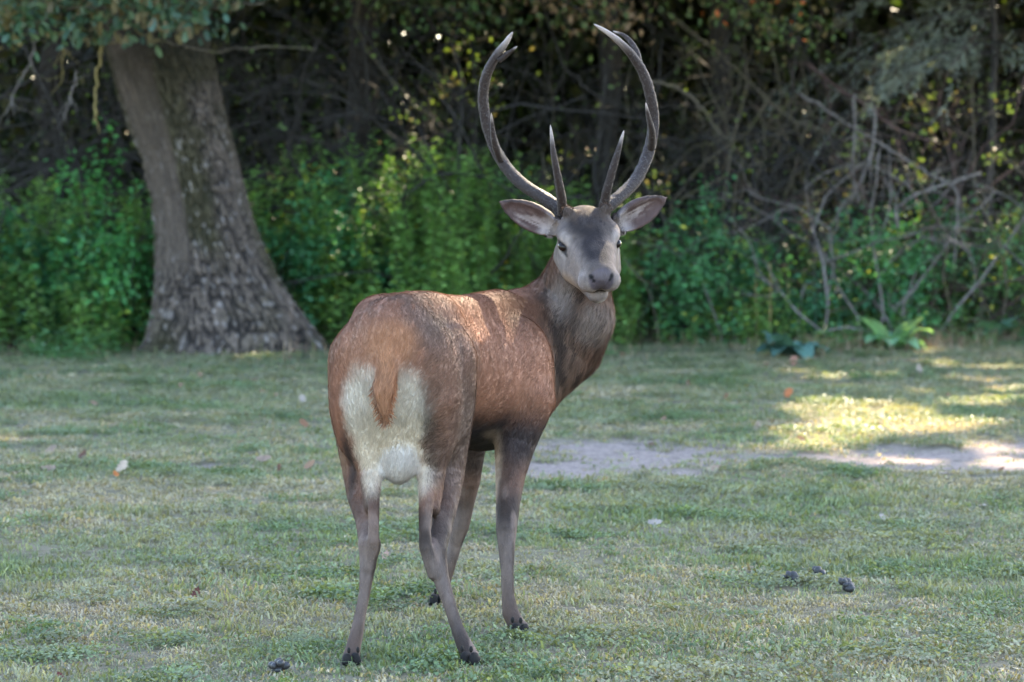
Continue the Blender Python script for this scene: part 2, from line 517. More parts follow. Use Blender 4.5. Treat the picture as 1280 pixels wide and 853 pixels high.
def limb(bag, p0, d, length, r0, depth, g, sides=5, wander=.25, droop=.0, child=(2, 4), shrink=.62, seglen=None, col=None, tips=None):
    n = 6 if depth > 0 else 4
    p = [np.asarray(p0, float)]; d = unit(d)
    for i in range(n):
        d = unit(d + g.normal(0, wander, 3) + np.array([0, 0, -droop]))
        p.append(p[-1] + d * length / n)
    p = np.array(p); r = np.linspace(r0, r0 * .45 if depth > 0 else r0 * .25, n + 1)
    v, q, t = tube(p, r, sides, True)
    bag.add(v, t, q, col)
    if tips is not None: tips.append((p[-1], d)); tips.append((p[n // 2], d))
    if depth > 0:
        for _ in range(g.integers(child[0], child[1] + 1)):
            k = g.integers(2, n + 1)
            dd = unit(d + g.normal(0, .75, 3))
            limb(bag, p[k], dd, length * shrink * (.6 + .7 * g.random()), r[k] * .65, depth - 1, g, max(3, sides - 1), wander, droop, child, shrink, None, col, tips)

# ------------------------------------------------------------------ the wood behind: tall trees that shade the clearing
wood_bag = Bag(); g = np.random.default_rng(21)
n = 74000
tx = -9 + 17 * g.random(n); ty = 5 + 37 * g.random(n)
z0 = np.maximum(4.4, (29.5 - ty) / SY); z1 = np.minimum(21, (50 - ty) / SY)
z = z0 + (z1 - z0) * g.random(n)
cp = np.stack([tx + z * SX, ty + z * SY, z], -1)
ax_ = rvec(n, g) + np.array([0, 0, -.3]); ln = .42 + .25 * g.random(n)
k = (z1 > z0) & clear(cp, ax_, ln, .24)
cp, ax_, ln = cp[k], ax_[k], ln[k]; n = len(cp)
pal = np.array([S(58, 74, 34), S(74, 88, 40), S(48, 62, 34), S(84, 84, 40)])
v, t, c = cards(cp, ax_, rvec(n, g), ln, .26 + .14 * g.random(n), pal[g.integers(0, 4, n)] * (.7 + .6 * g.random(n))[:, None])
wood_bag.add(v, t, None, c)
# overhanging leaves added over the thicket, unseen above the picture, to block skylight
n = 18500
cp = np.stack([-9 + 20 * g.random(n), 25.4 + 6.5 * g.random(n), 4.0 + 5.5 * g.random(n)], -1)
ax_ = rvec(n, g); ln = .34 + .2 * g.random(n)
k = clear(cp, ax_, ln, .2); cp, ax_, ln = cp[k], ax_[k], ln[k]; n = len(cp)
v, t, c = cards(cp, ax_, rvec(n, g), ln, .2 + .12 * g.random(n), pal[g.integers(0, 4, n)] * (.7 + .6 * g.random(n))[:, None])
wood_bag.add(v, t, None, c)
# low foliage far inside the wood closes the view
n = 36000
cp = np.stack([-9 + 20 * g.random(n), 33.5 + 8 * g.random(n), 4.8 * g.random(n) ** .8], -1)
k = ~in_gap(cp, .12); cp = cp[k]; n = len(cp)
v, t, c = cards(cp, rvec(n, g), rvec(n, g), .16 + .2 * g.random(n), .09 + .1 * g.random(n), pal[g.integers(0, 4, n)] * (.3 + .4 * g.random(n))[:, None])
wood_bag.add(v, t, None, c)
n = 15000
cp = np.stack([-10 + 22 * g.random(n), 40 + 5 * g.random(n), 5.2 * g.random(n)], -1)
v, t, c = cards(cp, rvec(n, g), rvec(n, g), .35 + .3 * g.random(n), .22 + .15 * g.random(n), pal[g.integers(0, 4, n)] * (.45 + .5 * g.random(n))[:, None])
wood_bag.add(v, t, None, c)
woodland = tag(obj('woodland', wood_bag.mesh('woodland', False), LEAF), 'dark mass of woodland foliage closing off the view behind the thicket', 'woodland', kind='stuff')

TREES = [(-5.2, 34.0, .17, 'slim dark trunk in the shadow left of the big oak'),
         (-1.75, 33.2, .20, 'dark upright trunk deep in the wood between oak and antlers'),
         (.95, 32.6, .15, 'dark upright trunk in the wood between the two antlers'),
         (2.15, 32.8, .13, 'thin dark trunk in the wood right of the antlers'),
         (6.3, 35.0, .2, 'dark trunk at the right edge deep in the wood')]
for x, y, r, lab in TREES:
    tr = empty('woodland_tree', (x, y, 0)); tag(tr, lab, 'tree', 'trees in the wood behind the thicket')
    g2 = np.random.default_rng(int((x + 20) * 100))
    b = Bag()
    path = smooth_path([(0, 0, -.1), (.1, .05, 3), (.25, .1, 7), (.2, .3, 12), (.4, .2, 16)], 24) + g2.normal(0, .03, (24, 3))
    v, q, t = tube(path, np.linspace(r, r * .3, 24), 10); b.add(v, t, q)
    obj('trunk', b.mesh('woodland_trunk'), TWIG, tr)
    b = Bag(); tips = []
    for i in range(9):
        k = 9 + int(14 * g2.random()); a = g2.random() * 6.283
        limb(b, path[k], (math.cos(a), math.sin(a), .5), 2.6, r * .4, 2, g2, 5, tips=tips)
    obj('branches', b.mesh('woodland_branches'), TWIG, tr)['kind'] = 'stuff'
    tp = np.array([p for p, d in tips]); m = 14
    cp = np.repeat(tp, m, axis=0) + g2.normal(0, .35, (len(tp) * m, 3))
    cp = cp[(~in_gap(cp + np.array([x, y, 0]), .16)) & (cp[:, 2] > 4.6)]; n = len(cp)
    b = Bag(); v, t, c = cards(cp, rvec(n, g2), rvec(n, g2), .2 + .15 * g2.random(n), .14 + .08 * g2.random(n), pal[g2.integers(0, 4, n)])
    b.add(v, t, None, c)
    obj('crown', b.mesh('woodland_crown', False), LEAF, tr)['kind'] = 'stuff'

# ------------------------------------------------------------------ tangle of dark twigs filling the thicket
b = Bag(); g = np.random.default_rng(31)
for i in range(420):
    x = -6.5 + 13.5 * g.random(); y = edge_y(x) + 1.6 + 3.4 * g.random()
    a = g.normal(0, .9)
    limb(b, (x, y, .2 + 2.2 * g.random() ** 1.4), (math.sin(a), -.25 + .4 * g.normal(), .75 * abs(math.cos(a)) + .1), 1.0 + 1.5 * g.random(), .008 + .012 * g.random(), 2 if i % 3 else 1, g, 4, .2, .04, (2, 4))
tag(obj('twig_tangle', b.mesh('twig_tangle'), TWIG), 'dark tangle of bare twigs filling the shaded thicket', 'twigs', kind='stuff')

# ------------------------------------------------------------------ green undergrowth of nettle-like herbs
def top_height(x):
    ctrl = [(-9, 1.3), (-4.6, 1.35), (-3.6, 1.25), (-2.6, 1.45), (-1.9, 1.55), (-1.35, 1.70), (-.9, 1.62), (-.3, 1.5), (.3, 1.3), (1.2, 1.15), (1.9, 1.2), (2.6, 1.0), (3.4, 1.15), (4.2, 1.0), (5, 1.2), (9, 1.2)]
    return np.interp(x, [c[0] for c in ctrl], [c[1] for c in ctrl])
OAKP = np.array([on_ground(290, 441)[0], on_ground(290, 441)[1] + .42])
def free_of_oak(P, r=.85):
    """Keep leaves out of the oak's trunk and off its front."""
    cx = OAKP[0] - .24 * P[:, 2]
    return ~((np.abs(P[:, 0] - cx) < r * .78) & (P[:, 1] < OAKP[1] + .75))
def herbs(n, x0, x1, depth, g, hmul=1.0, leaf=(.055, .095), spacing=.034, pale=0.0):
    P, A, Nr, Ln, C = [], [], [], [], []
    stems = Bag()
    for i in range(n):
        x = x0 + (x1 - x0) * g.random(); d = depth * g.random() ** 1.2
        y = float(edge_y(x)) + .1 + d
        if abs(x - OAKP[0]) < .8 and y < OAKP[1] + .7: y = OAKP[1] + .7 + d * .5
        p2 = np.array([x, y])
        H = top_height(x) * hmul * (.28 + .72 * ss(d, 0, 1.5)) * (.7 + .45 * fbm(p2[None], 1.1, 41)[0] + .25 * g.random())
        lean = np.array([g.normal(0, .14), -.10 * g.random() - .05, 0])
        base = np.array([x, y, 0]); top = base + np.array([0, 0, H]) + lean * H
        m = max(5, int(H / spacing))
        z = np.linspace(.12 if d > .4 else .05, 1.0, m)
        axis = base + (top - base) * z[:, None]
        v, q, t = tube(np.array([base, base + (top - base) * .5, top]), [.005, .004, .002], 3, False)
        stems.add(v, t, q, S(70, 80, 42))
        for j in range(3):
            a = g.random(m) * 6.283
            o = np.stack([np.cos(a), np.sin(a), -.25 + .5 * g.random(m) + .3 * (z > .9)], -1)
            P.append(axis + unit(o) * .01 + g.normal(0, .012, (m, 3))); A.append(o)
            Nr.append(np.array([0, 0, 1.0]) + g.normal(0, .45, (m, 3)))
            Ln.append((leaf[0] + (leaf[1] - leaf[0]) * g.random(m)) * (1.1 - .45 * z ** 3))
            base_c = S(102, 138, 70) if g.random() > .25 else S(120, 152, 80)
            cc = base_c * (.65 + .6 * fbm(p2[None], .9, 43)[0]) * (.75 + .45 * g.random((m, 1))) * (.85 + .35 * z[:, None] ** 2)
            yl = g.random(m) < .03 + pale; cc = np.where(yl[:, None], cc * np.array([2.1, 1.5, .8]), cc)
            C.append(cc)
    P, A, Nr, Ln, C = [np.concatenate(a) for a in (P, A, Nr, Ln, C)]
    k = free_of_oak(P)
    return P[k], A[k], Nr[k], Ln[k], C[k], stems
b = Bag(); g = np.random.default_rng(47)
P, A, Nr, Ln, C, stems = herbs(640, -6.8, 1.2, 3.0, g)
v, t, c = diamonds(P, A, Nr, Ln, Ln * .55, C); b.add(v, t, None, c)
P, A, Nr, Ln, C, st2 = herbs(330, 1.0, 7.2, 2.6, g, .85, (.05, .085), .038, .02)
v, t, c = diamonds(P, A, Nr, Ln, Ln * .55, C * .95); b.add(v, t, None, c)
# sparse leaves inside the thicket; the ones in the flecks glow against the sun
n = 3000
cp = np.stack([-6.5 + 13.5 * g.random(n), np.zeros(n), .8 + 3.2 * g.random(n)], -1); cp[:, 1] = edge_y(cp[:, 0]) + .9 + 3.6 * g.random(n)
fk = np.array(FLECKS); cp = np.concatenate([cp, fk[g.integers(0, len(fk), 1500)] + g.normal(0, .10, (1500, 3))]); n = len(cp); ln = .035 + .045 * g.random(n)
v, t, c = diamonds(cp, rvec(n, g), rvec(n, g), ln, ln * .62, np.array([S(84, 104, 58), S(100, 116, 56), S(92, 84, 60)])[g.integers(0, 3, n)] * (.7 + .6 * g.random((n, 1)))); b.add(v, t, None, c)
# low weeds straying out into the grass
lw = 0
while lw < 260:
    x = -6.5 + 13.5 * g.random(); y = float(edge_y(x)) - 1.3 * g.random() ** 1.6
    if fbm(np.array([[x, y]]), 1.3, 77)[0] < .5 or abs(x - OAKP[0]) < 1.0: continue
    lw += 1; m = 16; H = .06 + .22 * g.random() ** 2
    a = g.random(m) * 6.283; zz_ = g.random(m)
    cp = np.array([x, y, 0]) + np.stack([np.cos(a) * .05, np.sin(a) * .05, .01 + zz_ * H], -1) + g.normal(0, .02, (m, 3)) * np.array([1, 1, .3])
    cp[:, 2] = np.maximum(cp[:, 2], .01); ln = .04 + .05 * g.random(m)
    v, t, c = diamonds(cp, np.stack([np.cos(a), np.sin(a), .1 + .3 * g.random(m)], -1), np.array([0, 0, 1.0]) + g.normal(0, .3, (m, 3)), ln, ln * .5, S(84, 120, 76) * (.7 + .6 * g.random((m, 1)))); b.add(v, t, None, c)
for s_ in (stems, st2):
    b.add(np.concatenate(s_.v), None, np.concatenate(s_.q), np.concatenate(s_.c))
tag(obj('undergrowth', b.mesh('undergrowth', False), LEAF), 'dense green nettle undergrowth along the foot of the thicket', 'undergrowth', kind='stuff')
# ------------------------------------------------------------------ the oak
OAK = on_ground(290, 441)
OAK_Y = OAK[1] + .42
rows = [(462, 150, 432), (445, 163, 420), (425, 180, 400), (400, 187, 383), (375, 193, 365), (350, 196, 349), (300, 195, 325), (250, 190, 307), (200, 178, 295), (150, 160, 283),
        (100, 143, 270), (50, 130, 260), (0, 120, 252), (-120, 85, 222), (-300, 35, 168), (-500, -20, 96)]
ctrl = []
for y, l, r in rows:
    a, b = at(l, y, OAK_Y), at(r, y, OAK_Y)
    ctrl.append((*((a + b) / 2), np.linalg.norm(b - a) / 2))
ctrl = np.array(ctrl)
zz = np.concatenate([np.linspace(ctrl[0, 2], 3.4, 340), np.linspace(3.43, ctrl[-1, 2], 50)])
order = np.argsort(ctrl[:, 2])
cen = np.stack([np.interp(zz, ctrl[order, 2], ctrl[order, i]) for i in range(2)], -1)
for _ in range(14):
    cen[1:-1] = (cen[:-2] + 2 * cen[1:-1] + cen[2:]) / 4
rad = np.interp(zz, ctrl[order, 2], ctrl[order, 3])
for _ in range(14):
    rad[1:-1] = (rad[:-2] + 2 * rad[1:-1] + rad[2:]) / 4
NS = 380
th = np.linspace(0, 2 * math.pi, NS, endpoint=False)
CT, ST = np.cos(th)[None, :], np.sin(th)[None, :]
Zg = np.repeat(zz[:, None], NS, 1)
cyl = np.stack([CT * .5 + 0 * Zg, ST * .5 + 0 * Zg, Zg], -1)
warp = (fbm(cyl, 3.0, 51) - .5)[..., None]
pr = (cyl + warp * np.array([.12, .12, 0])) * np.array([1, 1, .19])
crack = np.abs(2 * vnoise(pr, 52, 52) - 1); crack2 = np.abs(2 * vnoise(pr * np.array([1, 1, 2.0]), 80, 53) - 1)
cross = np.abs(2 * vnoise(cyl * np.array([.5, .5, 1]), 15, 54) - 1)
bark = ss(crack, .02, .42) * (.55 + .45 * ss(crack2, .05, .4)) * (.75 + .25 * ss(cross, .03, .25))
# flat, weathered face on the left where the bark is smooth
ang = np.degrees(np.arctan2(ST, CT)) + 0 * Zg           # -90 faces the camera, 180 faces left
face_c = -142 + 8 * (Zg - 1.0)
flat = (1 - ss(np.abs(((ang - face_c + 180) % 360) - 180), 30, 40)) * ss(Zg, .55, .95) * (1 - ss(Zg, 2.6, 3.3))
flat = flat * ss(fbm(cyl, 5, 55) + flat, .5, .95)
lobes = np.maximum(0, np.cos(5 * th + .6)) ** 1.5 + .6 * np.maximum(0, np.cos(3 * th - 1.1)) ** 2
flare = 1 + (.10 * lobes - .05)[None, :] * np.exp(-np.clip(Zg, 0, 9) / .20)
rr = rad[:, None] * flare + .038 * (bark - .5) * (1 - .6 * flat) - .03 * flat + .05 * (fbm(cyl, 1.6, 56) - .5)
vx = np.stack([cen[:, 0:1] + rr * CT, cen[:, 1:2] + rr * ST, Zg], -1)
vi = np.arange(len(zz) * NS).reshape(len(zz), NS)
q = np.stack([vi[:-1], np.roll(vi, -1, 1)[:-1], np.roll(vi, -1, 1)[1:], vi[1:]], -1).reshape(-1, 4)
moss = ss(fbm(cyl, 2.6, 57) + .16 * (1 - ss(np.abs(((ang + 88 + 180) % 360) - 180), 10, 60)) + .12 * ss(Zg, .8, 2.2), .42, .80)
barkc = S(38, 33, 30) + (S(112, 98, 87) - S(38, 33, 30)) * (bark ** 1.2)[..., None]
barkc = barkc * (.75 + .5 * fbm(cyl, 9, 58))[..., None]
mossc = S(58, 55, 33) * (.6 + .8 * bark)[..., None]
cc = barkc + (mossc - barkc) * (moss * .75)[..., None]
upper = ss(Zg, 1.6, 2.8)                                # overhead foliage's shade painted into the upper trunk's colour
fl_c = S(84, 73, 64) * (.45 + 1.1 * fbm(cyl * np.array([1, 1, .12]), 40, 59))[..., None]
cc = cc + (fl_c - cc) * flat[..., None]
cc = cc + (S(50, 45, 34) * (.5 + .9 * bark)[..., None] - cc) * (.7 * upper * ss(fbm(cyl, 3.5, 60), .3, .6))[..., None]
fleck = ss(vnoise(cyl * np.array([1, 1, .55]), 34, 63), .70, .84) * bark * (1 - ss(Zg, 1.4, 2.6)) * (1 - .6 * flat)   # pale lichen flecks
cc = cc + (S(158, 148, 142) - cc) * (.75 * fleck)[..., None]
oak_bark, N, L, P_ = new_mat('oak_bark')
nz = n_noise(N, L, 55, 4, .65, n_map(N, L, (1, 1, .5)))
L.new(n_mix(N, L, 1.0, n_tint(N), n_ramp(N, L, nz, [(.3, (.65, .65, .65)), (.7, (1.2, 1.2, 1.2))]), 'MULTIPLY'), P_.inputs['Base Color'])
P_.inputs['Roughness'].default_value = .9; P_.inputs['Specular IOR Level'].default_value = .2
n_bump(N, L, nz, .7, .012, P_)
oak = empty('oak_tree', (OAK[0], OAK_Y, 0)); OB = np.array([OAK[0], OAK_Y, 0])
tag(oak, 'old leaning oak with a thick furrowed mossy trunk left of the stag', 'tree')
obj('trunk', mesh_np('oak_trunk', vx.reshape(-1, 3) - OB, quads=q, colors=np.clip(cc, 0, 1).reshape(-1, 3)), oak_bark, oak)
g = np.random.default_rng(61)
def branch_mesh(name, path, r0, r1, g, twigs=0, origin=(0, 0, 0), sides=6, tl=.35, wob=.012):
    """One branch with side twigs, a single connected-looking mesh."""
    b = Bag(); n = max(10, len(path) * 5)
    p = smooth_path(path, n); p[1:-1] += g.normal(0, wob, (n - 2, 3))
    r = np.linspace(r0, r1, n) * (1 + .12 * g.normal(size=n))
    v, q, t = tube(p, np.abs(r), sides); b.add(v, t, q)
    tan = unit(np.gradient(p, axis=0))
    for _ in range(twigs):
        k = int(n * (.15 + .8 * g.random())); d = unit(tan[min(k, n - 1)] + g.normal(0, .8, 3) * np.array([1, .6, 1]) + np.array([0, 0, -.15]))
        m = 6; tp = [p[min(k, n - 1)]]
        for i in range(m):
            d = unit(d + g.normal(0, .22, 3)); tp.append(tp[-1] + d * tl * (.5 + g.random()) / m)
        v, q, t = tube(np.array(tp), np.linspace(r0 * .38, r0 * .12, m + 1), 4); b.add(v, t, q)
    return b.mesh(name, True, origin)
# crown limbs above the picture
tips = []
b = Bag()
for i in range(9):
    a = 2 * math.pi * i / 9 + g.normal(0, .2); k = len(zz) - 3 - int(24 * g.random())
    limb(b, np.array([cen[k, 0], cen[k, 1], zz[k]]), (math.cos(a), math.sin(a), .35), 3.2, .16, 2, g, 6, .2, .0, (3, 4), .7, tips=tips)
o = obj('limbs', b.mesh('oak_limbs', True, OB), MOSSWOOD, oak); o['kind'] = 'stuff'
def oak_leaves(pos, axis, nrm, length, col):
    out = np.array([(0, 0), (.12, .06), (.2, .17), (.3, .12), (.4, .25), (.52, .16), (.62, .27), (.74, .15), (.86, .2), (1.0, 0)])
    out = np.vstack([out, out[1:-1][::-1] * np.array([1, -1])])
    axis = unit(axis); s = unit(np.cross(axis, nrm)); nn = np.cross(s, axis); m = len(out)
    L_ = np.asarray(length)[:, None, None]
    bend = -(out[:, 0] ** 2) * .22 - np.abs(out[:, 1]) * .25
    v = pos[:, None, :] + L_ * (axis[:, None, :] * out[None, :, 0:1] + s[:, None, :] * out[None, :, 1:2] + nn[:, None, :] * bend[None, :, None])
    mid = pos[:, None, :] + L_ * axis[:, None, :] * .5 - L_ * nn[:, None, :] * .06
    v = np.concatenate([v, mid], 1).reshape(-1, 3)
    f = np.array([(m, k, (k + 1) % m) for k in range(m)])
    t = (np.arange(len(pos))[:, None, None] * (m + 1) + f[None]).reshape(-1, 3)
    return v, t, np.repeat(col, m + 1, axis=0)
tp = np.array([p for p, d in tips]); m = 20
cp = np.repeat(tp, m, axis=0) + g.normal(0, .35, (len(tp) * m, 3)); cp = cp[(~in_gap(cp, .16)) & (cp[:, 2] > 3.6)]; n = len(cp)
b = Bag()
v, t, c = cards(cp, rvec(n, g) + np.array([0, 0, -.2]), rvec(n, g), .22 + .14 * g.random(n), .14 + .08 * g.random(n), np.array([S(52, 76, 46)]) * (.7 + .6 * g.random((n, 1))))
b.add(v, t, None, c)
# low sprays of lobed leaves that hang into the picture
lowtwigs = []
for i in range(62):
    x = 330 * g.random() ** 1.25 - 15; yy = -32 + 72 * g.random() ** 1.3 - max(0, x - 170) * .10
    c0 = at(x, yy, 25.2 + 1.2 * g.random())
    lowtwigs.append(c0)
    n = 24
    cp = c0 + g.normal(0, 1, (n, 3)) * np.array([.17, .17, .075])
    gr = np.array([S(74, 98, 84), S(64, 92, 66), S(86, 104, 74), S(104, 92, 62)])[np.minimum(g.integers(0, 9, n) // 2, 3)]
    v, t, c = oak_leaves(cp, g.normal(0, 1, (n, 3)) + np.array([0, -.3, -.5]), np.array([0, -.4, 1.0]) + g.normal(0, .5, (n, 3)), .08 + .05 * g.random(n), gr * (.7 + .6 * g.random((n, 1))))
    b.add(v, t, None, c)
o = obj('crown', b.mesh('oak_crown', False, OB), LEAF, oak); o['kind'] = 'stuff'
lowb = [([(-80, -60, 26.2), (-10, -20, 25.8), (60, 4, 25.6), (130, 14, 25.7)], .016, MOSSWOOD), ([(150, -60, 26.4), (180, -10, 25.8), (250, 10, 25.6), (330, 4, 25.7)], .014, MOSSWOOD),
        ([(150, 20, 26.6), (186, 46, 26.4), (214, 52, 26.3), (268, 64, 26.3), (330, 57, 26.4), (395, 62, 26.6)], .011, MOSSWOOD),
        ([(178, 12, 26.7), (195, 36, 26.5), (206, 60, 26.4)], .010, TWIG),
        ([(127, 14, 26.6), (124, 60, 26.5), (121, 110, 26.5), (118, 153, 26.5)], .016, LICHEN),
        ([(80, 36, 26.7), (79, 62, 26.7), (78, 90, 26.6)], .010, LICHEN),
        ([(58, 50, 26.8), (76, 72, 26.8), (100, 89, 26.7), (126, 97, 27.0)], .010, TWIG),
        ([(97, 90, 26.7), (89, 118, 26.6), (82, 152, 26.6)], .010, PALEWOOD),
        ([(46, 40, 26.8), (40, 70, 26.8), (22, 105, 26.7), (8, 140, 26.6)], .010, PALEWOOD)]
for path, r, mt in lowb:
    obj('branch', branch_mesh('oak_branch', [at(*c) for c in path], r, r * .5, g, 5 if r < .012 else 3, OB, 6, .22), mt, oak)

# ------------------------------------------------------------------ branches one can follow in the thicket
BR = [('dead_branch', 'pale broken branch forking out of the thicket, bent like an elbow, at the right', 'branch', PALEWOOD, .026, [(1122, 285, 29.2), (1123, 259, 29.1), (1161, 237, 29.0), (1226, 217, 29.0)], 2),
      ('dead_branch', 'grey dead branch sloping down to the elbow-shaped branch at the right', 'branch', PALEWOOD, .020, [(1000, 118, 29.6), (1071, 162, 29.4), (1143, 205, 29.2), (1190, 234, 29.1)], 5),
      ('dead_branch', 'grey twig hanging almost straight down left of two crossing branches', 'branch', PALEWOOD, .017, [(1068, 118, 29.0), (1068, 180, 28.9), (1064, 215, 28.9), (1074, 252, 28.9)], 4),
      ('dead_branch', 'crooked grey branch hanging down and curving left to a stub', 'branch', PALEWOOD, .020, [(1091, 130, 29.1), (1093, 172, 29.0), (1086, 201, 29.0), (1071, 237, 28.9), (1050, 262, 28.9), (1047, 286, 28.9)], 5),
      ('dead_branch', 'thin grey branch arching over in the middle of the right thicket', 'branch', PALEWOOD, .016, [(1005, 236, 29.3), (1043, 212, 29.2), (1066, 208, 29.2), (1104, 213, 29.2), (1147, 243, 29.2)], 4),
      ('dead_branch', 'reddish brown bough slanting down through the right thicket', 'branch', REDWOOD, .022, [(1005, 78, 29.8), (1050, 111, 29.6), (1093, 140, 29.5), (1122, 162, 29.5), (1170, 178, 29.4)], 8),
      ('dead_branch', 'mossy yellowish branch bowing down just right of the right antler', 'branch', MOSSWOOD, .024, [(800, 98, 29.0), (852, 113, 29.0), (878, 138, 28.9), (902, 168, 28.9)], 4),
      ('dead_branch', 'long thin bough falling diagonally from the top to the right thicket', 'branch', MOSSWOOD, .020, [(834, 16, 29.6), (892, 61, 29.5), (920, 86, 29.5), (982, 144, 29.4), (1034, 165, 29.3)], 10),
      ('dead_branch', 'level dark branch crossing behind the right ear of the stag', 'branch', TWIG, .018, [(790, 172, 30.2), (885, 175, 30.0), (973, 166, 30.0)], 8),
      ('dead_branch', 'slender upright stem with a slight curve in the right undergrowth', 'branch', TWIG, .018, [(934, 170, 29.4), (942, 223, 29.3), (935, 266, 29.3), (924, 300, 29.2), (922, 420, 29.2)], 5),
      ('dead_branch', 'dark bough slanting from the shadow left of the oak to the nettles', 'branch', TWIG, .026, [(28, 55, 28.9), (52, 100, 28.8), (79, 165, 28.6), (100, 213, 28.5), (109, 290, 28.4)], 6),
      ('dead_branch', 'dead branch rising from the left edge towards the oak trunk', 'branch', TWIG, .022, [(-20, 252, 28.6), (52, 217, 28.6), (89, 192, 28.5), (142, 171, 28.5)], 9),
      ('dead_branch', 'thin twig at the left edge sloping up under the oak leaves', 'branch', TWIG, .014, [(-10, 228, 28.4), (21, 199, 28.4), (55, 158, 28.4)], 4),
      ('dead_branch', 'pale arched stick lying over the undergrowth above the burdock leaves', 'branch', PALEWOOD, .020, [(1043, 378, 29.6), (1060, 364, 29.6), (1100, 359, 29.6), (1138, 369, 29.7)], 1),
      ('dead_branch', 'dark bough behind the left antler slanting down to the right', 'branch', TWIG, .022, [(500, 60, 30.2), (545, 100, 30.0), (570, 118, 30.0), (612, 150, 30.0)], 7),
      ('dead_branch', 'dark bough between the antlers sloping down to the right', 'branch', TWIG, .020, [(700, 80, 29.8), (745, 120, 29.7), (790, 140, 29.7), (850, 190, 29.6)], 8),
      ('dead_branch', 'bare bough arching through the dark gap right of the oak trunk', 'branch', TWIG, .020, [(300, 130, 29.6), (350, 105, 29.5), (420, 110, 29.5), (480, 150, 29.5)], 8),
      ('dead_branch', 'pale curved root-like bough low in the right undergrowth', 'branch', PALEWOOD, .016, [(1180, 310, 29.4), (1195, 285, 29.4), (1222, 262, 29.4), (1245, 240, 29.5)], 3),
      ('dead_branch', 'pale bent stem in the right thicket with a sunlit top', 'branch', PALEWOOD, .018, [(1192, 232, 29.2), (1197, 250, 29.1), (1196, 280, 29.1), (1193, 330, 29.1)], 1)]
g = np.random.default_rng(71)
for nm, lab, cat, mt, r, path, tw in BR:
    r *= .72; tw = int(tw * 2 + 2)
    pts = [at(*c) for c in path]; org = np.array(pts[len(pts) // 2])
    o = obj(nm, branch_mesh(nm, pts, r, r * .6, g, tw, org, 7, .4, .008), mt, None, org)
    tag(o, lab, cat, 'bare branches in the thicket')

# ------------------------------------------------------------------ bare bushes
BUSH = [(20, 29.6, 'bare dark bush at the left edge behind the oak'), (350, 30.4, 'bare bush just right of the oak trunk'), (455, 30.6, 'bare bush rising behind the stag\'s rump'),
        (560, 30.4, 'bare bush behind the left antler'), (690, 30.0, 'bare bush between the two antlers'), (850, 29.8, 'bare twiggy bush just right of the right antler'),
        (935, 29.9, 'bare twiggy bush in the middle of the right thicket'), (1010, 30.2, 'bare twiggy bush behind the hanging grey twigs'), (1085, 29.0, 'pale grey twiggy bush among the hanging grey twigs'), (1200, 29.8, 'bare dark bush right of the elbow-shaped branch'),
        (1130, 30.0, 'bare reddish bush behind the elbow-shaped branch'), (1265, 30.3, 'bare reddish bush at the right edge')]
for i, (px, y, lab) in enumerate(BUSH):
    g = np.random.default_rng(200 + i)
    p = at(px, 330, y); root = empty('bare_bush', (p[0], y, 0)); tag(root, lab, 'bush', 'bare bushes in the thicket')
    b = Bag()
    for s_ in range(11):
        a = g.normal(0, .55)
        limb(b, (g.normal(0, .3), g.normal(0, .2), -.02), (math.sin(a), .35 * g.normal(), 1.1), (1.3 if 'pale' in lab else 2.1) + 1.2 * g.random(), .010 + .010 * g.random(), 3 if s_ < 5 else 2, g, 5, .30, .05, (2, 4), .55)
    o = obj('twigs', b.mesh('bush_twigs'), REDWOOD if 'reddish' in lab else PALEWOOD if 'pale' in lab else (TWIG if i < 5 else (MOSSWOOD if i % 2 else TWIG)), root); o['kind'] = 'stuff'

# ------------------------------------------------------------------ leafy shrubs
SHRUB = [(158, 28.3, 1.55, .36, (.06, .10), S(78, 136, 76), .0, 'light green leafy shrub close against the left side of the oak'),
         (45, 28.4, 1.15, .65, (.06, .10), S(60, 108, 70), .005, 'low leafy shrub at the left edge of the picture'),
         (352, 28.4, 1.45, .45, (.06, .10), S(66, 118, 72), .005, 'leafy shrub close against the right side of the oak'),
         (470, 29.2, 1.5, .55, (.06, .10), S(66, 120, 74), .01, 'tall leafy shrub above the stag\'s rump'),
         (600, 29.4, 1.6, .55, (.05, .08), S(94, 132, 76), .05, 'leafy shrub with leaves coloured sunlit yellow behind the left antler'),  # yellow sunlight put into the leaf colours
         (860, 28.9, 1.35, .55, (.05, .09), S(74, 122, 76), .01, 'leafy shrub right beside the stag\'s right ear'),
         (960, 29.2, 1.2, .5, (.05, .09), S(68, 116, 82), .01, 'leafy shrub behind the dry stalks at the right'),
         (1045, 29.6, 1.45, .45, (.05, .09), S(78, 126, 78), .015, 'leafy shrub under the hanging grey twigs'),
         (1150, 30.2, 1.35, .6, (.05, .09), S(74, 124, 82), .01, 'leafy shrub behind the burdock'),
         (1250, 30.0, 1.6, .35, (.05, .08), S(100, 132, 84), .08, 'tall narrow shrub with yellowish leaves near the right edge')]
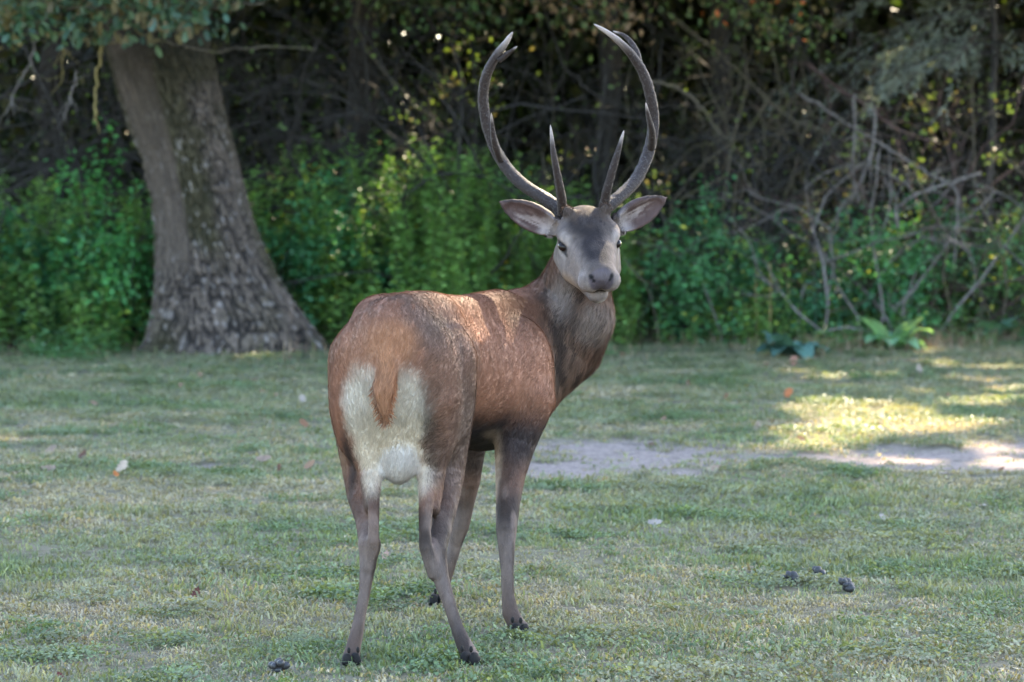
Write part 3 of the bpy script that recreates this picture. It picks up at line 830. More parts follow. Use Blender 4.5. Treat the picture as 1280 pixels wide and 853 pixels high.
for i, (px, y, H, R, lf, col, yel, lab) in enumerate(SHRUB):
    g = np.random.default_rng(300 + i)
    p = at(px, 330, y); root = empty('leafy_shrub', (p[0], y, 0)); tag(root, lab, 'shrub', 'leafy shrubs along the wood edge')
    b = Bag(); tips = []
    for s_ in range(9):
        a = g.random() * 6.283
        limb(b, (g.normal(0, .06), g.normal(0, .06), -.02), (math.cos(a) * R / H, math.sin(a) * R / H, .9), H * (.45 + .35 * g.random()), .010, 2, g, 4, .18, 0, (3, 5), .6, tips=tips)
    o = obj('stems', b.mesh('shrub_stems'), TWIG, root); o['kind'] = 'stuff'
    tp = np.array([q_ for q_, d in tips]); n = 2600
    cp = tp[g.integers(0, len(tp), n)] + g.normal(0, .07, (n, 3))
    cp[:, 2] = np.abs(cp[:, 2]); cp = cp[free_of_oak(cp + np.array([p[0], y, 0]))]; n = len(cp)
    c = col * (.6 + .7 * g.random((n, 1))) * (.75 + .5 * vnoise(cp, 4, i))[:, None]
    yl = g.random(n) < yel; c = np.where(yl[:, None], S(196, 190, 70) * (.6 + .6 * g.random((n, 1))), c)
    ln = lf[0] + (lf[1] - lf[0]) * g.random(n)
    b = Bag(); ax_ = rvec(n, g) * np.array([1, 1, .5]) + np.array([0, -.2, -.15])
    v, t, c = diamonds(cp, ax_, np.array([0, -.3, 1.0]) + g.normal(0, .55, (n, 3)), ln, ln * .58, c); b.add(v, t, None, c)
    o = obj('foliage', b.mesh('shrub_foliage', False), LEAF, root); o['kind'] = 'stuff'

# ------------------------------------------------------------------ conifer at the top right
g = np.random.default_rng(81)
cf = at(1236, 330, 30.2); cf[2] = 0
con = empty('conifer_tree', cf); tag(con, 'conifer with drooping grey-green boughs at the top right', 'tree')
path = smooth_path([(0, 0, -.1), (-.02, 0, 1.2), (.03, 0, 2.6), (0, .1, 5), (.05, .1, 9)], 40) + g.normal(0, .008, (40, 3))
b = Bag(); v, q, t = tube(path, np.linspace(.055, .02, 40), 9); b.add(v, t, q)
obj('trunk', b.mesh('conifer_trunk'), TWIG, con)
bw = Bag(); nd = Bag()
def needles(p0, p1, n, ln):
    t_ = g.random(n)[:, None]; pos = p0 + (p1 - p0) * t_
    ax_ = unit(p1 - p0) * .9 + rvec(n, g) * .8
    v, t, c = cards(pos, ax_, rvec(n, g), ln * (.7 + .6 * g.random(n)), np.full(n, .006), S(138, 148, 146) * (.6 + .7 * g.random((n, 1))))
    nd.add(v, t, None, c)
for i in range(70):
    z = 2.75 + 3.6 * g.random() ** 1.5
    a = math.pi + g.normal(0, .75) if g.random() < .75 else g.random() * 6.283
    L_ = (.9 + 1.5 * g.random()); p = np.array([0, 0, z]); d = unit(np.array([math.cos(a), math.sin(a) * .7 - .25, .05]))
    pts = [p]
    for s_ in range(8):
        d = unit(d + np.array([0, 0, -.09]) + g.normal(0, .06, 3)); pts.append(pts[-1] + d * L_ / 8)
    pts = np.array(pts); v, q, t = tube(pts, np.linspace(.012, .003, 9), 4); bw.add(v, t, q)
    for s_ in range(1, 9):
        for _ in range(3):
            dd = unit(d + g.normal(0, .55, 3) + np.array([0, 0, -.25])); ln = .14 + .14 * g.random()
            needles(pts[s_], pts[s_] + dd * ln, 26, .032)
        needles(pts[s_ - 1], pts[s_], 22, .032)
o = obj('boughs', bw.mesh('conifer_boughs'), TWIG, con); o['kind'] = 'stuff'
o = obj('needles', nd.mesh('conifer_needles', False), LEAF, con); o['kind'] = 'stuff'

# ------------------------------------------------------------------ overhanging leafy branches along the top edge
OVER = [(560, 28.6, [(420, -40), (480, 0), (560, 12), (640, 22)], [S(70, 92, 50), S(86, 98, 56), S(96, 84, 58)], 'dark leafy branch hanging into the top above the left antler'),
        (720, 28.4, [(650, -45), (690, -8), (735, 14), (790, 12)], [S(84, 96, 54), S(120, 96, 70), S(150, 120, 92)], 'branch with withered brown leaves hanging in above and between the antlers'),
        (930, 28.6, [(850, -45), (900, -8), (950, 14), (990, 46)], [S(84, 104, 58), S(96, 104, 62), S(120, 104, 66)], 'leafy branch with a few orange leaves at the top right of the antlers')]
for i, (px, y, pth, pals, lab) in enumerate(OVER):
    g = np.random.default_rng(400 + i)
    pts = [at(a, b_, y) for a, b_ in pth]; org = pts[0]
    root = empty('overhanging_branch', org); tag(root, lab, 'branch', 'leafy branches hanging into the top of the view')
    obj('stem', branch_mesh('overhang_stem', pts, .014, .006, g, 12, org, 5, .4), TWIG, root)
    n = 420; sp_ = smooth_path(pts, 60)
    cp = sp_[g.integers(4, 60, n)] + g.normal(0, 1, (n, 3)) * np.array([.22, .25, .13]) - org
    pi = np.minimum((g.random(n) ** 1.5 * 3).astype(int), 2); c = np.array(pals)[pi] * (.6 + .7 * g.random((n, 1)))
    if 'orange' in lab: c[:14] = S(200, 104, 50)
    b = Bag(); ln = .05 + .05 * g.random(n)
    v, t, c = diamonds(cp, rvec(n, g) + np.array([0, 0, -.5]), np.array([0, -.4, 1.0]) + g.normal(0, .6, (n, 3)), ln, ln * .6, c); b.add(v, t, None, c)
    o = obj('foliage', b.mesh('overhang_foliage', False), LEAF, root); o['kind'] = 'stuff'

# ------------------------------------------------------------------ broad-leaved plants at the edge of the grass
def broad_leaf(g, Ln, W, rise, droop):
    """Blade along +x from the origin, wavy edges, drooping tip."""
    k = 9; t = np.linspace(0, 1, k)
    prof = W * np.sin(math.pi * np.clip(t, 0, 1) ** .8) ** .75 * .5; prof[0] = .008; prof[-1] = .002
    x = Ln * t * (1 - .15 * t); z = rise * t - droop * t ** 2.2
    v = []
    for i in range(k):
        for s_ in (-1, -.5, 0, .5, 1):
            v.append((x[i], s_ * prof[i], z[i] + abs(s_) * prof[i] * .35 + .012 * math.sin(9 * t[i] + s_ * 3 + g.random() * 2)))
    q = [(i * 5 + j, (i + 1) * 5 + j, (i + 1) * 5 + j + 1, i * 5 + j + 1) for i in range(k - 1) for j in range(4)]
    return np.array(v), np.array(q)
BROAD = [(1115, 437, 17, .42, .24, S(118, 152, 116), 'burdock-like plant with large drooping bluish-green leaves near the right edge'),
         (988, 445, 20, .40, .19, S(88, 120, 110), 'broad-leaved dark plant at the edge of the grass below the dry stalks'),
         (1240, 424, 11, .34, .16, S(92, 124, 104), 'broad-leaved plant at the far right below the narrow shrub')]
for i, (px, py, nl, Ln, W, col, lab) in enumerate(BROAD):
    g = np.random.default_rng(500 + i); p = on_ground(px, py)
    root = empty('broadleaf_plant', p); tag(root, lab, 'plant', 'broad-leaved plants at the wood edge')
    for k in range(nl):
        a = 6.283 * k / nl + g.normal(0, .25); s_ = .65 + .5 * g.random()
        v, q = broad_leaf(g, Ln * s_, W * s_, Ln * s_ * (.45 + .75 * g.random()), Ln * s_ * (.35 + .55 * g.random()))
        R_ = np.array([[math.cos(a), -math.sin(a), 0], [math.sin(a), math.cos(a), 0], [0, 0, 1]])
        c = np.tile(col * (.7 + .55 * g.random()), (len(v), 1)); c[2::5] *= 1.35
        obj('leaf', mesh_np('broad_leaf', v @ R_.T + np.array([0, 0, -.01]), quads=q, colors=np.clip(c, 0, 1)), LEAF, root)

# ------------------------------------------------------------------ dry stalks and dry grass along the wood edge
for i, (pth, r, lab) in enumerate([([(962, 395, 28.6), (963, 360, 28.6), (962, 329, 28.6)], .013, 'upright dry brown stalk in the right undergrowth'),
                                   ([(996, 400, 28.7), (1001, 378, 28.7), (1005, 358, 28.7)], .015, 'short slanting broken stalk beside the upright dry stalk'),
                                   ([(946, 410, 28.6), (945, 372, 28.6), (944, 336, 28.6)], .010, 'pale thin upright stalk left of the dry brown stalk'),
                                   ([(905, 420, 28.4), (885, 372, 28.4), (868, 330, 28.4)], .009, 'thin leaning dry stem in the undergrowth right of the stag\'s neck')]):
    g = np.random.default_rng(550 + i); pts = [at(*c) for c in pth]; pts[0][2] = 0
    o = obj('dry_stalk', branch_mesh('dry_stalk', pts, r, r * .6, g, 2, pts[0], 5, .12, .004), PALEWOOD if i % 2 else LICHEN, None, pts[0])
    tag(o, lab, 'stalk', 'dry stalks in the undergrowth')
g = np.random.default_rng(91); n = 9000
x = np.where(g.random(n) < .6, 2.6 + 3.6 * g.random(n), -6 + 12 * g.random(n))
y = edge_y(x) + g.normal(-.1, .75, n) - .1
k = fbm(np.stack([x, y], -1), 2.2, 92) + .25 * (g.random(n) - .5) > .52; x, y = x[k], y[k]; n = len(x)
base = np.stack([x, y, np.full(n, -.01)], -1); h = (.04 + .16 * g.random(n) ** 2.5 + .08 * (x > 3) * g.random(n) ** 2)[:, None]
a = g.random(n) * 6.283; out = np.stack([np.cos(a), np.sin(a), 0 * a], -1)
s_ = np.stack([-np.sin(a), np.cos(a), 0 * a], -1) * .0028
mid = base + UPV * h * .65 + out * h * .2; tip = mid + UPV * h * .25 + out * h * (.2 + .4 * g.random((n, 1)))
v = np.stack([base - s_, base + s_, mid + s_, mid - s_, tip], 1).reshape(-1, 3); o_ = np.arange(n)[:, None] * 5
pal2 = np.array([S(170, 146, 116), S(150, 130, 104), S(110, 116, 72), S(128, 104, 84)])
c = np.repeat(pal2[g.integers(0, 4, n)] * (.7 + .5 * g.random((n, 1))), 5, axis=0)
tag(obj('dry_grass', mesh_np('dry_grass', v, o_ + np.array([3, 2, 4]), o_ + np.array([0, 1, 2, 3]), True, c), DRYLEAF), 'dry straw-coloured grass along the foot of the thicket', 'dry grass', kind='stuff')

# ------------------------------------------------------------------ fallen leaves
def fallen(seed, Ln):
    g = np.random.default_rng(seed)
    v, t, c = oak_leaves(np.array([[-.5 * Ln, 0, 0]]), np.array([[1.0, 0, 0]]), np.array([[0, 0, 1.0]]), np.array([Ln]), np.array([[1, 1, 1.0]]))
    v[:, 2] = .006 + Ln * (.9 * (v[:, 0] / Ln) ** 2 * g.uniform(.2, .8) + 1.1 * (v[:, 1] / Ln) ** 2 * g.uniform(.5, 2) + .05 * g.random(len(v)))
    v[:, 2] -= v[:, 2].min()
    return v, t
def place_leaf(px, py, Ln, col, lab, group, seed):
    g = np.random.default_rng(seed)
    v, t = fallen(seed, Ln); a = g.random() * 6.283
    R_ = np.array([[math.cos(a), -math.sin(a), 0], [math.sin(a), math.cos(a), 0], [0, 0, 1]])
    tilt = np.array(Matrix.Rotation(g.normal(.55, .3), 3, 'X'))
    p = on_ground(px, py, .015); p[2] = float(height(p[0:1], p[1:2])[0]) + .008
    c = np.tile(col * np.array([.60, .54, .48]) * (.85 + .3 * g.random()), (len(v), 1)) * (.8 + .4 * g.random((len(v), 1)))
    o = obj('fallen_leaf', mesh_np('fallen_leaf', (lambda w: w - np.array([0, 0, w[:, 2].min()]))(v @ R_.T @ tilt.T), t, None, True, c), DRYLEAF, None, p)
    tag(o, lab, 'leaf', group)
LV = [(152, 585, .12, S(206, 190, 170), 'pale curled dry leaf in the grass at the left, beside an orange one'), (145, 589, .06, S(214, 130, 60), 'small orange leaf beside a pale curled one at the left'),
      (378, 500, .11, S(196, 186, 174), 'whitish dry leaf in the grass left of the stag\'s rump'), (985, 496, .13, S(222, 140, 84), 'orange leaf at the left end of the sunlit grass'),
      (992, 454, .14, S(214, 160, 140), 'pinkish leaf standing upright near the dark broad-leaved plant'), (1155, 478, .12, S(226, 214, 200), 'white dry leaf behind the sunlit grass at the right'),
      (1149, 463, .10, S(204, 190, 176), 'small pale leaf behind the white one at the right'), (753, 600, .08, S(190, 150, 104), 'tan leaf on the near edge of the bare soil'),
      (819, 654, .07, S(206, 200, 198), 'small whitish leaf lying alone on the grass right of the foreleg'), (481, 692, .07, S(196, 166, 150), 'pinkish leaf on the grass between the hind legs'),
      (1106, 648, .07, S(206, 200, 196), 'whitish leaf on the grass above the droppings, to the right'), (245, 742, .07, S(108, 62, 48), 'dark red-brown leaf in the left foreground grass'),
      (1088, 700, .06, S(176, 172, 178), 'greyish leaf just above and right of the droppings'), (75, 839, .04, S(116, 54, 44), 'small red-brown leaf at the bottom left'),
      (1100, 455, .12, S(206, 168, 150), 'pink dry leaf in the grass below the burdock'), (60, 585, .09, S(190, 170, 156), 'pale leaf in the grass near the left edge'),
      (663, 663, .06, S(196, 186, 172), 'pale leaf right beside the near foreleg'), (1176, 588, .08, S(214, 200, 196), 'pale leaf on the bare soil at the right'),
      (330, 573, .09, S(186, 166, 152), 'pale leaf left of the stag\'s hind legs'), (1228, 628, .08, S(190, 182, 182), 'pale leaf near the right edge of the grass')]
for i, (px, py, Ln, col, lab) in enumerate(LV):
    place_leaf(px, py, Ln, col, lab, 'fallen leaves', 600 + i)
g = np.random.default_rng(95)
for i in range(84):
    py = 436 + 165 * g.random() ** 1.7; px = -20 + 1320 * g.random()
    if 400 < px < 720: continue
    cn, cv = [('tan', S(170, 140, 116)), ('brown', S(150, 112, 86)), ('pale', S(190, 172, 154)), ('dark brown', S(120, 88, 70))][g.integers(0, 4)]
    place_leaf(px, py, .045 + .05 * g.random(), cv, 'small %s dry leaf lying in the grass %s' % (cn, 'between the oak and the stag' if px < 400 else 'between the stag and the right thicket'), 'scattered dry leaves in the grass', 700 + i)

# ------------------------------------------------------------------ droppings
dung_mat, N, L, P_ = new_mat('dung')
L.new(n_ramp(N, L, n_noise(N, L, 80, 3), [(.3, (.010, .009, .009)), (.75, (.045, .040, .040))]), P_.inputs['Base Color'])
P_.inputs['Roughness'].default_value = .5
def pellets(px, py, n, spread, lab, seed):
    g = np.random.default_rng(seed); b = Bag()
    p = on_ground(px, py, .012); p[2] = float(height(p[0:1], p[1:2])[0]) + .004
    th_ = np.linspace(0, math.pi, 7); ph_ = np.linspace(0, 6.283, 10, endpoint=False)
    sph = np.array([[math.sin(a) * math.cos(c), math.sin(a) * math.sin(c), math.cos(a)] for a in th_ for c in ph_])
    q = np.array([(i * 10 + j, (i + 1) * 10 + j, (i + 1) * 10 + (j + 1) % 10, i * 10 + (j + 1) % 10) for i in range(6) for j in range(10)])
    for i in range(n):
        c = np.array([g.normal(0, spread), g.normal(0, spread * .7), .010 + .012 * (i % 3)]) if i else np.array([0, 0, .012])
        A_ = np.array(Matrix.Rotation(g.random() * 6.28, 3, 'Z')) @ np.array(Matrix.Rotation(g.normal(0, .5), 3, 'Y'))
        b.add((sph * np.array([.017, .0125, .0125]) * (.9 + .3 * g.random())) @ A_.T + c, None, q)
    o = obj('droppings', b.mesh('droppings'), dung_mat, None, p); tag(o, lab, 'droppings', 'deer droppings on the grass'); o['kind'] = 'thing'
pellets(347, 838, 9, .011, 'dark clump of droppings in the grass left of the left hind hoof', 1)
pellets(991, 722, 9, .012, 'leftmost dark clump of droppings in the right foreground', 2)
pellets(1024, 716, 8, .012, 'middle and highest dark clump of droppings in the right foreground', 3)
pellets(1059, 730, 9, .012, 'rightmost dark clump of droppings in the right foreground', 4)
# ------------------------------------------------------------------ the stag
class Field:
    """Signed distance grid; shapes are blended into one continuous body surface."""
    def __init__(self, lo, hi, h):
        self.lo = np.array(lo, float); self.h = h
        n = np.ceil((np.array(hi) - self.lo) / h).astype(int) + 1
        self.ax = [self.lo[i] + h * np.arange(n[i]) for i in range(3)]
        self.D = np.full(tuple(n), 0.25, np.float32)
    def box(self, lo, hi):
        sl = []
        for i in range(3):
            a = int(max(0, math.floor((lo[i] - self.lo[i]) / self.h))); b = int(min(len(self.ax[i]), math.ceil((hi[i] - self.lo[i]) / self.h) + 1))
            sl.append(slice(a, max(a, b)))
        return tuple(sl)
    def pts(self, sl):
        X, Y, Z = np.meshgrid(*[self.ax[i][sl[i]].astype(np.float32) for i in range(3)], indexing='ij')
        return np.stack([X, Y, Z], -1)
    def blend(self, sl, d, k, cut=False):
        A = self.D[sl]
        if cut:
            d = -d
            hh = np.clip(0.5 - 0.5 * (d - A) / k, 0, 1)
            self.D[sl] = d + (A - d) * hh + k * hh * (1 - hh)
        else:
            hh = np.clip(0.5 + 0.5 * (A - d) / k, 0, 1)
            self.D[sl] = A + (d - A) * hh - k * hh * (1 - hh)
    def chain(self, nodes, k=0.02, lateral=None, cut=False):
        """nodes: (point, r) or (point, r_lateral, r_other)."""
        P = [np.asarray(n[0], float) for n in nodes]
        R1 = [n[1] for n in nodes]; R2 = [n[2] if len(n) > 2 else n[1] for n in nodes]
        rm = max(R1 + R2) + 2 * k + 0.02
        lo = np.min(P, axis=0) - rm; hi = np.max(P, axis=0) + rm
        sl = self.box(lo, hi); Q = self.pts(sl)
        best = None
        for a in range(len(P) - 1):
            d = P[a + 1] - P[a]; L2 = float(d @ d)
            t = np.clip(((Q - P[a]) @ d.astype(np.float32)) / L2, 0, 1)
            o = Q - (P[a] + t[..., None] * d).astype(np.float32)
            r1 = R1[a] + (R1[a + 1] - R1[a]) * t; r2 = R2[a] + (R2[a + 1] - R2[a]) * t
            if lateral is None:
                e = np.sqrt((o ** 2).sum(-1)) - r1
            else:
                Lt = unit(np.asarray(lateral) - unit(d) * (np.asarray(lateral) @ unit(d))).astype(np.float32)
                u = o @ Lt; rest2 = np.maximum((o ** 2).sum(-1) - u ** 2, 0)
                q = np.sqrt((u / r1) ** 2 + rest2 / r2 ** 2)
                e = (q - 1) * np.minimum(r1, r2)
            best = e if best is None else np.minimum(best, e)
        self.blend(sl, best.astype(np.float32), k, cut)
    def ellipsoid(self, c, radii, axes=None, k=0.02, cut=False):
        c = np.asarray(c, float); radii = np.asarray(radii, float)
        rm = radii.max() + 2 * k + 0.02
        sl = self.box(c - rm, c + rm); Q = self.pts(sl) - c.astype(np.float32)
        if axes is not None: Q = Q @ np.asarray(axes, np.float32).T
        k0 = np.sqrt(((Q / radii) ** 2).sum(-1)); k1 = np.sqrt(((Q / radii ** 2) ** 2).sum(-1))
        self.blend(sl, (k0 * (k0 - 1) / np.maximum(k1, 1e-6)).astype(np.float32), k, cut)

def surface_nets(F):
    D = F.D; s = D < 0
    cnt = np.zeros(tuple(n - 1 for n in D.shape), np.int8)
    corners = [(i, j, k) for i in (0, 1) for j in (0, 1) for k in (0, 1)]
    nx, ny, nz = cnt.shape
    for i, j, k in corners: cnt += s[i:i + nx, j:j + ny, k:k + nz]
    act = np.argwhere((cnt > 0) & (cnt < 8))
    idx = np.full(cnt.shape, -1, np.int32); idx[tuple(act.T)] = np.arange(len(act))
    val = {c: D[act[:, 0] + c[0], act[:, 1] + c[1], act[:, 2] + c[2]].astype(float) for c in corners}
    acc = np.zeros((len(act), 3)); num = np.zeros(len(act))
    for a in corners:
        for ax in range(3):
            if a[ax] == 0:
                b = list(a); b[ax] = 1; b = tuple(b)
                m = (val[a] < 0) != (val[b] < 0)
                t = np.where(m, val[a] / np.where(m, val[a] - val[b], 1), 0)
                p = np.tile(np.array(a, float), (len(act), 1)); p[:, ax] += t
                acc += p * m[:, None]; num += m
    V = F.lo + (act + acc / num[:, None]) * F.h
    Q = []
    for ax in range(3):
        o = [x for x in range(3) if x != ax]
        s0 = np.take(s, range(D.shape[ax] - 1), ax); s1 = np.take(s, range(1, D.shape[ax]), ax)
        e = np.argwhere(s0 != s1)
        ok = (e[:, o[0]] > 0) & (e[:, o[1]] > 0) & (e[:, o[0]] < cnt.shape[o[0]]) & (e[:, o[1]] < cnt.shape[o[1]]) & (e[:, ax] < cnt.shape[ax])
        e = e[ok]
        c = []
        for d0, d1 in ((1, 1), (0, 1), (0, 0), (1, 0)):
            f = e.copy(); f[:, o[0]] -= d0; f[:, o[1]] -= d1
            c.append(idx[tuple(f.T)])
        q = np.stack(c, -1)
        flip = s0[tuple(e.T)] if ax != 1 else ~s0[tuple(e.T)]
        q[~flip] = q[~flip][:, ::-1]
        Q.append(q)
    return V, np.concatenate(Q)

AZ = math.radians(14.0)
B_F = np.array([math.sin(AZ), math.cos(AZ), 0.0])      # body forward
B_R = np.array([math.cos(AZ), -math.sin(AZ), 0.0])     # body right
UP = np.array([0, 0, 1.0])
STAG_BASE = np.array([-0.25, 10.1, 0.0])

HEAD_O = at(736, 299, 10.52)
H_F = unit([0.16, -0.85, -0.47])
H_R = np.array([1.0, 0.19, 0.07]); H_R = unit(H_R - H_F * (H_R @ H_F))
H_U = np.cross(H_F, H_R)
def hd(f, r, u): return HEAD_O + f * H_F + r * H_R + u * H_U
HAX = np.array([H_F, H_R, H_U])

F = Field((-0.80, 9.22, 0.0), (0.66, 11.10, 1.62), 0.0055)
# trunk of the body
F.chain([(at(493, 446, 9.64), .165, .185), (at(503, 442, 9.80), .200, .190), (at(535, 450, 10.08), .195, .205),
         (at(568, 464, 10.32), .225, .245), (at(602, 467, 10.58), .225, .27), (at(630, 455, 10.80), .18, .235)], .05, B_R)
F.ellipsoid(at(548, 395, 9.86), (.05, .10, .05), np.array([B_R, B_F, UP]), .06)      # hip bones
F.ellipsoid(at(470, 392, 9.76), (.05, .10, .045), np.array([B_R, B_F, UP]), .06)
F.chain([(at(505, 395, 9.62), .05), (at(520, 390, 9.8), .05), (at(580, 392, 10.2), .05), (at(625, 385, 10.62), .055)], .06)   # spine
# rump cheeks
F.chain([(at(458, 455, 9.61), .10), (at(454, 500, 9.60), .086), (at(457, 545, 9.63), .064), (at(461, 588, 9.62), .036), (at(464, 630, 9.56), .022)], .09)
F.chain([(at(524, 455, 9.63), .10), (at(531, 500, 9.62), .090), (at(534, 545, 9.66), .068), (at(541, 590, 9.66), .040), (at(540, 635, 9.60), .026)], .09)
F.ellipsoid(at(550, 505, 9.73), (.078, .14, .17), np.array([B_R, B_F, UP]), .08)      # haunch muscles
F.ellipsoid(at(447, 505, 9.68), (.066, .12, .16), np.array([B_R, B_F, UP]), .08)
# hind legs
F.chain([(at(456, 452, 9.72), .110), (at(451, 505, 9.74), .092), (at(449, 550, 9.76), .071), (at(449, 585, 9.73), .056), (at(451, 618, 9.68), .045),
         (at(458, 652, 9.60), .034), (at(462, 682, 9.52), .033)], .05)
F.chain([(at(466, 590, 9.61), .026), (at(467, 622, 9.53), .019), (at(467, 660, 9.485), .017), (at(466, 676, 9.48), .018), (at(461, 708, 9.505), .020)], .022)
F.chain([(at(462, 682, 9.52), .033), (at(459, 712, 9.515), .024), (at(456, 740, 9.51), .0182), (at(450, 770, 9.505), .0180),
         (at(445, 796, 9.49), .022), (at(441, 812, 9.475), .024), (at(439, 822, 9.465), .029)], .012)
F.chain([(at(551, 452, 9.78), .112), (at(555, 505, 9.82), .096), (at(556, 550, 9.84), .080), (at(557, 590, 9.81), .062), (at(555, 625, 9.74), .048),
         (at(550, 660, 9.65), .038), (at(543, 690, 9.56), .036)], .05)
F.chain([(at(535, 592, 9.64), .030), (at(533, 622, 9.56), .024), (at(531, 664, 9.515), .019), (at(532, 684, 9.51), .021), (at(543, 716, 9.53), .024)], .022)
F.chain([(at(543, 690, 9.56), .037), (at(551, 722, 9.54), .026), (at(562, 756, 9.52), .0200), (at(571, 784, 9.51), .0200),
         (at(579, 803, 9.49), .025), (at(585, 815, 9.475), .027), (at(588, 823, 9.465), .031)], .012)
# fore legs
F.ellipsoid(at(655, 472, 10.46), (.095, .15, .19), np.array([B_R, B_F, UP]), .07)
F.chain([(at(655, 500, 10.42), .105), (at(644, 553, 10.38), .072), (at(638, 594, 10.31), .051), (at(635, 629, 10.24), .041), (at(633, 662, 10.19), .0355),
         (at(633, 682, 10.17), .029), (at(634, 714, 10.15), .0215), (at(635, 745, 10.14), .0215), (at(638, 766, 10.13), .028),
         (at(645, 780, 10.11), .029), (at(650, 787, 10.11), .032)], .03)
F.ellipsoid(at(572, 472, 10.78), (.09, .15, .19), np.array([B_R, B_F, UP]), .07)
F.chain([(at(575, 510, 10.76), .10), (at(584, 560, 10.76), .066), (at(584, 600, 10.78), .047), (at(580, 632, 10.81), .035), (at(575, 657, 10.83), .034),
         (at(569, 680, 10.85), .025), (at(562, 710, 10.86), .0195), (at(556, 730, 10.86), .0195), (at(551, 742, 10.86), .026),
         (at(548, 750, 10.85), .030)], .03)
# neck, mane, brisket
F.chain([(at(628, 440, 10.70), .19), (at(682, 408, 10.84), .155), (at(714, 375, 10.86), .132), (at(730, 325, 10.76), .105)], .06)
F.chain([(at(727, 398, 10.78), .115), (at(708, 436, 10.80), .125), (at(668, 470, 10.74), .125), (at(640, 510, 10.62), .12)], .06)
F.chain([(at(491, 495, 9.60), .075), (at(491, 535, 9.63), .062), (at(492, 562, 9.68), .046)], .06)
# tail and scrotum
F.chain([(at(489, 425, 9.50), .03, .03), (at(485, 455, 9.45), .036, .026), (at(480, 485, 9.42), .034, .022), (at(480, 508, 9.415), .022, .015), (at(482, 526, 9.425), .007, .009)], .022, B_R)
F.ellipsoid(at(499, 577, 9.62), (.055, .055, .070), None, .035)
# skull
F.ellipsoid(hd(-.055, 0, .0), (.115, .095, .080), HAX, .03)
F.ellipsoid(hd(-.015, 0, .038), (.07, .066, .042), HAX, .03)
F.chain([(hd(0.0, 0, -.02), .100, .085), (hd(.09, 0, -.022), .082, .068), (hd(.18, 0, -.028), .060, .056)], .03, H_R)
for sgn in (-1, 1):
    F.ellipsoid(hd(-.012, sgn * .076, .018), (.055, .034, .030), HAX, .022)          # brow
    F.chain([(hd(-.02, sgn * .062, -.075), .055), (hd(.06, sgn * .052, -.084), .053), (hd(.14, sgn * .032, -.080), .040)], .03)   # cheek and jaw
    F.ellipsoid(hd(.204, sgn * .034, -.046), (.042, .040, .040), HAX, .010)           # lips
F.ellipsoid(hd(.214, 0, -.022), (.036, .046, .044), HAX, .012)                        # nose pad
F.chain([(hd(-.08, 0, -.10), .078, .078), (hd(.06, 0, -.105), .060, .055), (hd(.15, 0, -.110), .046, .036), (hd(.190, 0, -.110), .036, .030)], .014, H_R)
F.chain([(hd(.225, -.07, -.092), .005), (hd(.246, -.035, -.081), .005), (hd(.25, 0, -.077), .005), (hd(.246, .035, -.081), .005), (hd(.225, .07, -.092), .005)], .007, None, True)   # mouth line
for sgn in (-1, 1):
    F.chain([(hd(.252, sgn * .027, -.024), .0045), (hd(.246, sgn * .036, -.012), .0075), (hd(.236, sgn * .043, -.004), .005)], .006, None, True)     # nostril
    F.ellipsoid(hd(.032, sgn * .110, -.010), (.020, .016, .016), HAX, .008, True)     # eye socket
    F.chain([(hd(-.05, sgn * .052, .050), .024), (hd(-.06, sgn * .066, .080), .018)], .02)     # pedicle
# ears: leaf-shaped cups
EAR = []
for sgn, base, tip in ((-1, at(698, 287, 10.63), at(626, 253, 10.62)), (1, at(768, 283, 10.66), at(832, 248, 10.70))):
    a = tip - base; L = np.linalg.norm(a); a = a / L
    nrm = unit(np.array([sgn * .25, -1.0, -.25])); nrm = unit(nrm - a * (nrm @ a)); w = np.cross(a, nrm)
    EAR.append((base, a, nrm, w, L))
    prof = ((0, .026, .026), (.12, .038, .032), (.25, .047, .034), (.4, .052, .033), (.55, .051, .031), (.7, .043, .026), (.83, .031, .019), (.93, .018, .012), (1.0, .005, .006))
    F.chain([(base + a * L * t, x, z) for t, x, z in prof], .012, w)
    F.chain([(base + a * L * t + nrm * (z * .95), x - .007, z * .95) for t, x, z in prof[1:7]], .006, w, True)
V, Q = surface_nets(F)
# gradient normals
gi = np.clip(((V - F.lo) / F.h).round().astype(int), 1, np.array(F.D.shape) - 2)
NV = unit(np.stack([F.D[gi[:, 0] + 1, gi[:, 1], gi[:, 2]] - F.D[gi[:, 0] - 1, gi[:, 1], gi[:, 2]],
                    F.D[gi[:, 0], gi[:, 1] + 1, gi[:, 2]] - F.D[gi[:, 0], gi[:, 1] - 1, gi[:, 2]],
                    F.D[gi[:, 0], gi[:, 1], gi[:, 2] + 1] - F.D[gi[:, 0], gi[:, 1], gi[:, 2] - 1]], -1))
del F

